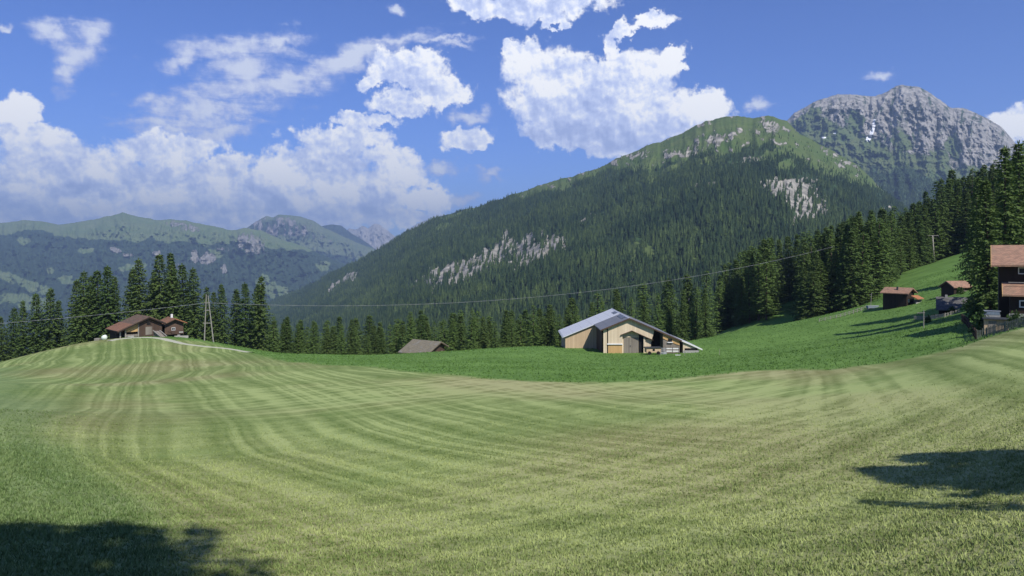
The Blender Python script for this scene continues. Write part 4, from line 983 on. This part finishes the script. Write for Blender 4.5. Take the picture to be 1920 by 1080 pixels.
# small hut with chimney
p = (-88.2, 191.0); zb = g1(*p); hr2 = -16.4-zb
o = hut('log_hut', 'small brown log hut with white chimney beside the larger hut', 'hut', (p[0], p[1], zb), 38, 6, 2.3, 2.2, hr2, .46, .42, 'logs', 'orange_tile', .75, 1.0)
o.children[1].data.materials[0] = M['red_tile']
MB().box(-.25, .25, 2.6, 3.1, hr2-.3, hr2+1.05).build('chimney', M['white'], o)
MB().box(-1.9, 2.1, -.95, -.05, .95, 1.1).box(-1.9, 2.1, -.95, -.88, 1.12, 1.75).build('balcony', M['brown'], o)
MB().box(.9, 1.9, -1.02, -.96, 1.25, 1.6).build('white_cloth', M['stone'], o)
MB().box(-2.0, 2.1, -.04, -.003, -1, .7).build('plinth', M['black'], o)
window(o, -.6, .1, 2.0, 2.6, 0)
o = empty('stone_wall', gpt(340, 187.5), R(12), 'low pale stone wall right of the log hut', 'wall')
MB().box(-1.6, 1.7, -.25, .25, -.4, .35).box(-.9, -.3, -.3, .25, .36, .62).build('stones', M['stone'], o)
a_, b_ = np.array(gpt(300, 181.0)), np.array(gpt(287, 184.3, 1.3))
o = empty('timber_ramp', tuple(a_), 0, 'grassy timber ramp leading up to the door of the brown hut', 'ramp')
d = b_-a_
for s_ in (0, 1.7): MB().tube((s_, 0, .1), (d[0]+s_, d[1], d[2]+.1), .13, .13, 6).build('beam', M['pole'], o)
MB().poly([(.1, 0, -.3), (1.6, 0, -.3), (d[0]+1.6, d[1], d[2]), (d[0]+.1, d[1], d[2]), (.1, 0, -1.2), (1.6, 0, -1.2), (d[0]+1.6, d[1], -1.2), (d[0]+.1, d[1], -1.2)], [(0,1,2,3),(0,1,5,4),(1,2,6,5),(2,3,7,6),(3,0,4,7)]).build('deck', M['grey_boards'], o)
def bale(px, Y, r, L, mat, label, cat, rz):
    o = empty('hay_bale' if cat == 'bale' else 'wood_pile', gpt(px, Y), R(rz), label, cat)
    if cat == 'bale':
        MB().prism([(r*math.cos(t), r+r*math.sin(t)-.05) for t in np.linspace(0, 2*math.pi, 20, endpoint=False)], -L/2, L/2).build('wrap', M[mat], o, True)
    else:
        mb = MB()
        for i in range(5):
            for j in range(3): mb.tube((-.5+i*.24+(j % 2)*.1, -.5, .12+j*.21), (-.5+i*.24+(j % 2)*.1, .5, .12+j*.21), .11, .11, 7)
        mb.build('logs', M[mat], o)
bale(196, 180.5, .62, 1.2, 'bale', 'white wrapped hay bale on the grass left of the knoll track', 'bale', 20)
bale(183, 181.5, .5, 1, 'post', 'small grey wood pile left of the white bale', 'wood pile', 0)

# --- huts on the slope at the right
p = (88.8, 163.0); zb = -11.0
o = hut('brown_hut', 'small dark brown hut with reddish roof and orange lean-to on the slope', 'hut', (p[0], p[1], zb), 37, 5.2, 1.8, 1.8, 3.75, .52, .48, 'dark', 'pink_tile', .55, .6)
MB().prism([(-.7, 2.1), (-2.1, 1.45), (-2.1, 1.6), (-.7, 2.26)], -1.3, 1.9, 'x').build('lean_to_roof', M['orange_tile'], o)
MB().box(-1.2, 1.7, -1.8, -1.65, -1.0, .75).box(1.55, 1.7, -1.64, -.02, -1.0, 1.3).build('lean_to_wall', M['stone'], o)
MB().box(-1.15, -.85, 2.2, 2.5, 2.8, 4.15).build('chimney', M['darksteel'], o)
window(o, -1.0, -.5, .8, 1.3, 0)
p = (94.1, 158.0); zb = -8.9
o = hut('brown_hut', 'upper of two neighbouring slope huts, with faded pinkish tiled roof', 'hut', (p[0], p[1], zb), -82, 4.1, 1.9, 1.9, 3.35, .52, .55, 'dark', 'pink_tile', .4, .35)
MB().box(1.905, 1.96, .9, 3.7, -.3, 1.5).build('front_boarding', M['grey_boards'], o)
for y in (1.4, 2.6): MB().box(1.965, 2.0, y, y+.5, .6, 1.2).build('window', M['white'], o)
p = (78.5, 134.5); zb = -11.6
o = hut('grey_hut', 'lower slope hut with dark grey slate roof, just below the pinkish roof', 'hut', (p[0], p[1], zb), -120, 5.4, 2.2, 2.5, 3.95, .6, .66, 'dark', 'grey_tile', .75, .45)
MB().box(2.505, 2.56, .3, 5.2, -1.2, .15).build('plinth', M['stone'], o)
MB().box(-.2, .2, 1.0, 1.4, 3.6, 4.5).build('chimney', M['concrete'], o)
o = hut('side_shed', 'small dark shed leaning against the right of the slate roofed hut', 'shed', (83.4, 132.6, -11.0), -120, 2.2, 1.6, 1.8, 3.0, .5, .55, 'dark', 'grey_tile', .4, .2)
MB().box(1.805, 1.86, .2, 1.8, .5, .75).build('pale_board', M['post'], o)
# the chalet
p = (61.2, 92.0); zb = -8.4; hh = 9.55
o = hut('chalet', 'two storey dark timber chalet with brown tiled roofs at the right edge', 'house', (p[0], p[1], zb), -123, 14, 4.6, 4.7, hh, .40, .40, 'dark', 'pink_tile', 1.35, .75, .22)
wl_ = hut  # (front wall is local x = 4.7)
lean = MB().prism([(4.75, -2), (7.3, -2), (7.3, 3.85), (4.75, 4.7)], 1.0, 14.2).build('lean_to_wall', M['dark'], o)
MB().prism(roof_profile(4.72, 5.05, 8.0, 3.72, .2), .35, 14.6).build('lean_to_roof', M['pink_tile'], o)
MB().prism(roof_profile(4.72, 5.02, 8.02, 3.68, .26), .28, .34).prism(roof_profile(0, hh-.04, 6.1, hh-.40*6.1-.04, .28), -.82, -.76).build('barge_board', M['honey'], o)
def side_window(parent, y0, y1, z0, z1, x, t=.12):
    f = MB().box(x, x+.1, y0-t, y0, z0-t, z1+t).box(x, x+.1, y1, y1+t, z0-t, z1+t).box(x, x+.1, y0, y1, z1, z1+t).box(x, x+.1, y0, y1, z0-t, z0)
    w = f.build('window', M['white'], parent); MB().box(x+.004, x+.04, y0, y1, z0, z1).build('pane', M['glass'], w)
side_window(o, 2.05, 2.65, 2.55, 3.15, 7.302); side_window(o, 3.55, 4.15, 2.55, 3.15, 7.302); side_window(o, 5.6, 6.2, 2.55, 3.15, 7.302)
side_window(o, 2.0, 2.75, 6.35, 6.95, 4.702, .1); side_window(o, 5.0, 6.0, 5.6, 6.9, 4.702, .12); side_window(o, 8.0, 9.0, 5.6, 6.9, 4.702, .12)
MB().box(6.0, 6.06, .9, 13.8, 5.25, 5.33).build('balcony_rail', M['post'], o)
MB().box(7.305, 7.40, .95, 14.2, -2, 1.7).build('plinth', M['concrete'], o)
MB().box(-.35, .35, 6.4, 7.1, hh-.3, hh+1.0).build('chimney', M['stone'], o)
# shed before the chalet
x0, y0 = (1849-960)/F*82, 82.0; zs = g1(x0+1.1, y0+.5)
o = empty('garden_shed', (x0+1.15, y0, zs), R(-30), 'small weathered shed with flat dark roof below the chalet', 'shed')
MB().box(-1.15, 1.15, 0, 2.0, -1.2, 1.55).build('wall', M['tan_wall'], o); MB().box(-1.3, 2.6, -.3, 2.2, 1.56, 1.68).build('roof', M['darksteel'], o)
MB().box(-.75, .0, -.05, -.003, -.2, 1.4).build('door', M['grey_boards'], o); MB().box(2.4, 2.5, -.2, -.1, -1.2, 1.555).build('post', M['post'], o)
x1, y1 = (1851-960)/F*86, 86.0
o = empty('glass_frame', (x1+.6, y1, g1(x1, y1)), R(-30), 'pale glazed garden frame on the terrace above the small shed', 'cold frame')
MB().box(-.8, .8, 0, 1.2, .0, 2.0).build('base', M['concrete'], o); MB().box(-.75, .75, -.02, 1.1, 2.01, 2.4).build('glazing', M['trough'], o); MB().box(-.85, .85, -.06, 1.2, 2.41, 2.47).build('rail', M['galv'], o)

# --- fences
def fence(name, label, pts, h, step, board, mat, pw=.09, gap=.14, sag=True):
    """pts: (x, y); stakes stand on the ground; rails and boards follow it"""
    P = []
    for a, b2 in zip(pts[:-1], pts[1:]):
        n = max(1, round(math.dist(a, b2)/step)); P += [(a[0]+(b2[0]-a[0])*k/n, a[1]+(b2[1]-a[1])*k/n) for k in range(n)]
    P.append(pts[-1]); zz = [g1(*q_) for q_ in P]
    o = empty(name, (P[0][0], P[0][1], zz[0]), 0, label, 'fence'); ox, oy, oz = P[0][0], P[0][1], zz[0]
    for (x, y), z in zip(P, zz):
        hh_ = h*rng.uniform(.95, 1.12); MB().tube((x-ox, y-oy, z-oz-.3), (x-ox+rng.uniform(-.04, .04), y-oy, z-oz+hh_), pw*.6, pw*.5, 6).build('post', M[mat], o)
    r_ = MB()
    for i in range(len(P)-1):
        for f in (.35, .82): r_.tube((P[i][0]-ox, P[i][1]-oy, zz[i]-oz+h*f), (P[i+1][0]-ox, P[i+1][1]-oy, zz[i+1]-oz+h*f), .04, .04, 5)
    r_.build('rails', M[mat], o)
    if board:
        pk = MB()
        for i in range(len(P)-1):
            a = np.array(P[i]); b2 = np.array(P[i+1]); L = np.linalg.norm(b2-a); n = max(1, int(L/gap)); d_ = (b2-a)/L; nr_ = np.array([d_[1], -d_[0]])*.05
            if nr_[1] > 0: nr_ = -nr_
            for k in range(n):
                c = a+d_*(k+.5)*L/n+nr_; z = zz[i]+(zz[i+1]-zz[i])*(k+.5)/n-oz; w = gap*.33*rng.uniform(.8, 1.1); tp = h*rng.uniform(.92, 1.08)
                q0 = c-d_*w; q1 = c+d_*w; t_ = nr_*.4
                pk.poly([(q0[0]-ox, q0[1]-oy, z), (q1[0]-ox, q1[1]-oy, z), (q1[0]-ox, q1[1]-oy, z+tp), (q0[0]-ox, q0[1]-oy, z+tp), (q0[0]-ox+t_[0], q0[1]-oy+t_[1], z), (q1[0]-ox+t_[0], q1[1]-oy+t_[1], z), (q1[0]-ox+t_[0], q1[1]-oy+t_[1], z+tp), (q0[0]-ox+t_[0], q0[1]-oy+t_[1], z+tp)],
                        [(0,1,2,3),(7,6,5,4),(0,4,5,1),(1,5,6,2),(2,6,7,3),(3,7,4,0)])
        pk.build('pickets', M[mat], o)
    return o
S2 = lambda px, py, a=60, b2=200: solve(px, py, a, b2)[:2]
c0 = (1831-960)/F*77, 77.0
fence('picket_fence', 'grey picket fence below the chalet beside the mown grass', [c0, ((1850-960)/F*76.5, 76.5), ((1885-960)/F*74.5, 74.5), ((1925-960)/F*73, 73.0), ((1990-960)/F*70, 70.0)], 1.05, 1.9, True, 'fence')
fence('board_fence', 'shade-darkened board fence running back from the picket fence corner towards the slate roofed hut', [c0, ((1824-960)/F*86, 86.0), ((1809-960)/F*100, 100.0), ((1803-960)/F*112, 112.0)], 1.05, 2.0, True, 'brown', gap=.20)  # dark brown boards carry the shade this fence lies in
fence('stake_fence', 'low grey stake fence around the front of the slate roofed hut', [S2(1714, 600, 110, 160), S2(1740, 601, 100, 150), ((1770-960)/F*126, 126.0), ((1800-960)/F*125, 125.0)], .75, 1.1, True, 'post', gap=.3)
fence('pasture_fence', 'weathered pasture fence along the crest left of the small brown hut', [S2(1536, 604, 120, 215), S2(1568, 597, 120, 215), S2(1600, 588, 120, 210), S2(1622, 580.5, 120, 210)], .85, 1.25, False, 'post', pw=.16)
x, y, z = solve(1636, 578, 120, 205)
o = empty('water_trough', (x, y, z), R(10), 'blue grey water trough on the crest beside the pasture fence', 'trough')
MB().box(-1.4, 1.4, -.35, .35, .05, .55).build('basin', M['trough'], o)
for xx in (-1.2, 1.2): MB().box(xx-.1, xx+.1, -.3, .3, -.3, .045).build('leg', M['post'], o)
MB().box(-1.5, 1.5, -.4, .4, .56, .62).build('rim', M['galv'], o)
o = empty('pole', (x+.1, y+1.2, g1(x+.1, y+1.2)), 0, 'thin pale pole rising behind the water trough', 'pole')
MB().tube((0, 0, -.3), (.25, 0, 3.6), .075, .055, 8).build('shaft', M['pole'], o); MB().tube((.02, 0, 3.2), (-.3, 0, 3.25), .03).build('stay', M['pole'], o)
p = gpt(1732, 118); o = empty('pole', p, 0, 'pale post with short crossbar left of the slate roofed hut', 'pole')
MB().tube((0, 0, -.3), (0, 0, 2.9), .075, .065, 8).build('shaft', M['pole'], o); MB().tube((-1.1, 0, 2.45), (.2, 0, 2.5), .04).build('crossbar', M['pole'], o)

# --- ski-lift pylon
x, y = (1752-960)/F*262, 262.0; z = g1(x, y)
o = empty('lift_pylon', (x, y, z), R(-20), 'grey steel ski lift pylon on the cleared slope', 'pylon')
H_ = (HZ-442)/F*y-z
MB().tube((0, 0, -1), (-.55, 0, H_), .26, .20, 12).build('shaft', M['post'], o, True)
MB().box(-2.3, 1.3, -.14, .14, H_-.02, H_+.18).build('crossarm', M['post'], o)
for xx in (-2.2, 1.1): MB().box(xx-.12, xx+.12, -1.1, 1.1, H_-.4, H_-.08).build('sheaves', M['darksteel'], o)
MB().tube((-.3, -.35, 0), (-.75, -.3, H_-.2), .05).build('ladder', M['darksteel'], o)

# --- timber power pylon and its cable
Yp = 184.5; xl = (383-960)/F*Yp; xr = (401-960)/F*Yp; zl_ = g1(xl, Yp); zr_ = g1(xr, Yp)
xc = (388.5-960)/F*Yp; zt = (HZ-552)/F*Yp
o = empty('power_pylon', (xc, Yp, zl_), 0, 'A-shaped timber power pylon right of the knoll huts', 'pylon')
leg = {}
for xx, zz_, s_ in ((xl, zl_, -1), (xr, zr_, 1)):
    MB().tube((xx-xc, 0, zz_-zl_-.8), (s_*.22, 0, zt-zl_-(.0 if s_ < 0 else .3)), .16, .10, 8).build('leg', M['pole'], o)
for py, hw in ((582, .5), (606, .95)):
    zc = (HZ-py)/F*Yp-zl_; MB().tube((-hw-.1, .05, zc), (hw+.25, .05, zc), .10).build('crossbar', M['pole'], o)
MB().tube((-.7, 0, (HZ-568)/F*Yp-zl_), (.7, 0, (HZ-568)/F*Yp-zl_), .09).build('crossarm', M['pole'], o)
def cable(label, A, B, sag, r=.036, n=40):
    A = np.array(A); B = np.array(B); mb = MB(); P = [A+(B-A)*k/n-np.array([0, 0, 4*sag*(k/n)*(1-k/n)]) for k in range(n+1)]
    for a, b2 in zip(P[:-1], P[1:]): mb.tube(a, b2, r, r, 5)
    return tag(mb.build('power_cable', M['cable'], None, True), label, 'cable', 'cables of the timber pylon')
PP = lambda px, py, Y: ((px-960)/F*Y, Y, (HZ-py)/F*Y)
cable('pale cable running from the A-shaped pylon to the left above the huts', PP(388.5, 567.5, 184.5), PP(-420, 628, 176), 1.3)
cable('pale cable sagging from the A-shaped pylon across to the wood on the right', PP(388.5, 567.5, 184.5), PP(1565, 462, 222), 6.6)

# --- bushes
def bush(px, Y, h, w, label, seed):
    r_ = random.Random(seed); V = []; Q = []
    for k in range(int(420*w)):
        a = r_.uniform(0, 6.28); e = r_.uniform(-.2, 1.5); rad = r_.uniform(.55, 1.0)*(1+.25*math.sin(a*3+seed))
        c = np.array([math.cos(a)*math.cos(e)*rad*w, math.sin(a)*math.cos(e)*rad*w*.8, h*(.12+.85*max(0, math.sin(e))*rad)])
        d1 = np.array([r_.gauss(0, 1) for _ in range(3)]); d1 /= np.linalg.norm(d1); d2 = np.cross(d1, [r_.gauss(0, 1) for _ in range(3)]); d2 /= np.linalg.norm(d2)
        s_ = r_.uniform(.10, .22); n0 = len(V); V += [c-d1*s_, c+d2*s_*.6, c+d1*s_, c-d2*s_*.6]; Q.append((n0, n0+1, n0+2, n0+3))
    o = empty('bush', gpt(px, Y), 0, label, 'bush', 'bushes around the chalet')
    mesh_np('foliage', np.array(V), np.array(Q), F_BUSH, o); MB().tube((0, 0, -.3), (0, 0, h*.6), .06, .03, 6).build('stem', M['bark'], o)
for a in [(1840, 84, 2.6, 1.1, 'tall dark bush left of the small shed below the chalet'), (1905, 80, 1.9, .9, 'rounded bush between the small shed and the chalet corner'), (1830, 98, 2.4, 1.2, 'dark bush behind the board fence corner'),
          (1815, 124, 2.0, 1.0, 'bush right of the small dark shed'), (1785, 128, 1.1, .7, 'low bush before the slate roofed hut'), (1740, 126, 1.3, .6, 'small bush left of the slate roofed hut'), (1826, 120, 2.6, 1.3, 'bush under the tall dark spruce beside the chalet'), (1800, 150, 1.5, .8, 'bush right of the pinkish roofed hut')]:
    bush(*a, seed=int(a[0]))
HAZE = 8.5e-5
# ------------------------------------------------------------------ air
mh = bpy.data.materials.new('air'); mh.use_nodes = True; q = G(mh.node_tree); q.n.clear()
pv = q.node('ShaderNodeVolumePrincipled'); pv.inputs['Color'].default_value = (.50, .70, 1.0, 1); pv.inputs['Density'].default_value = HAZE
pv.inputs['Anisotropy'].default_value = 0.2
ou = q.node('ShaderNodeOutputMaterial'); q.l.new(pv.outputs[0], ou.inputs['Volume'])
hz = MB().box(-20500, 20500, -20500, 20500, -760, 1260).build('haze', mh)
tag(hz, 'thin blue summer haze over the valley', 'haze', kind='stuff')
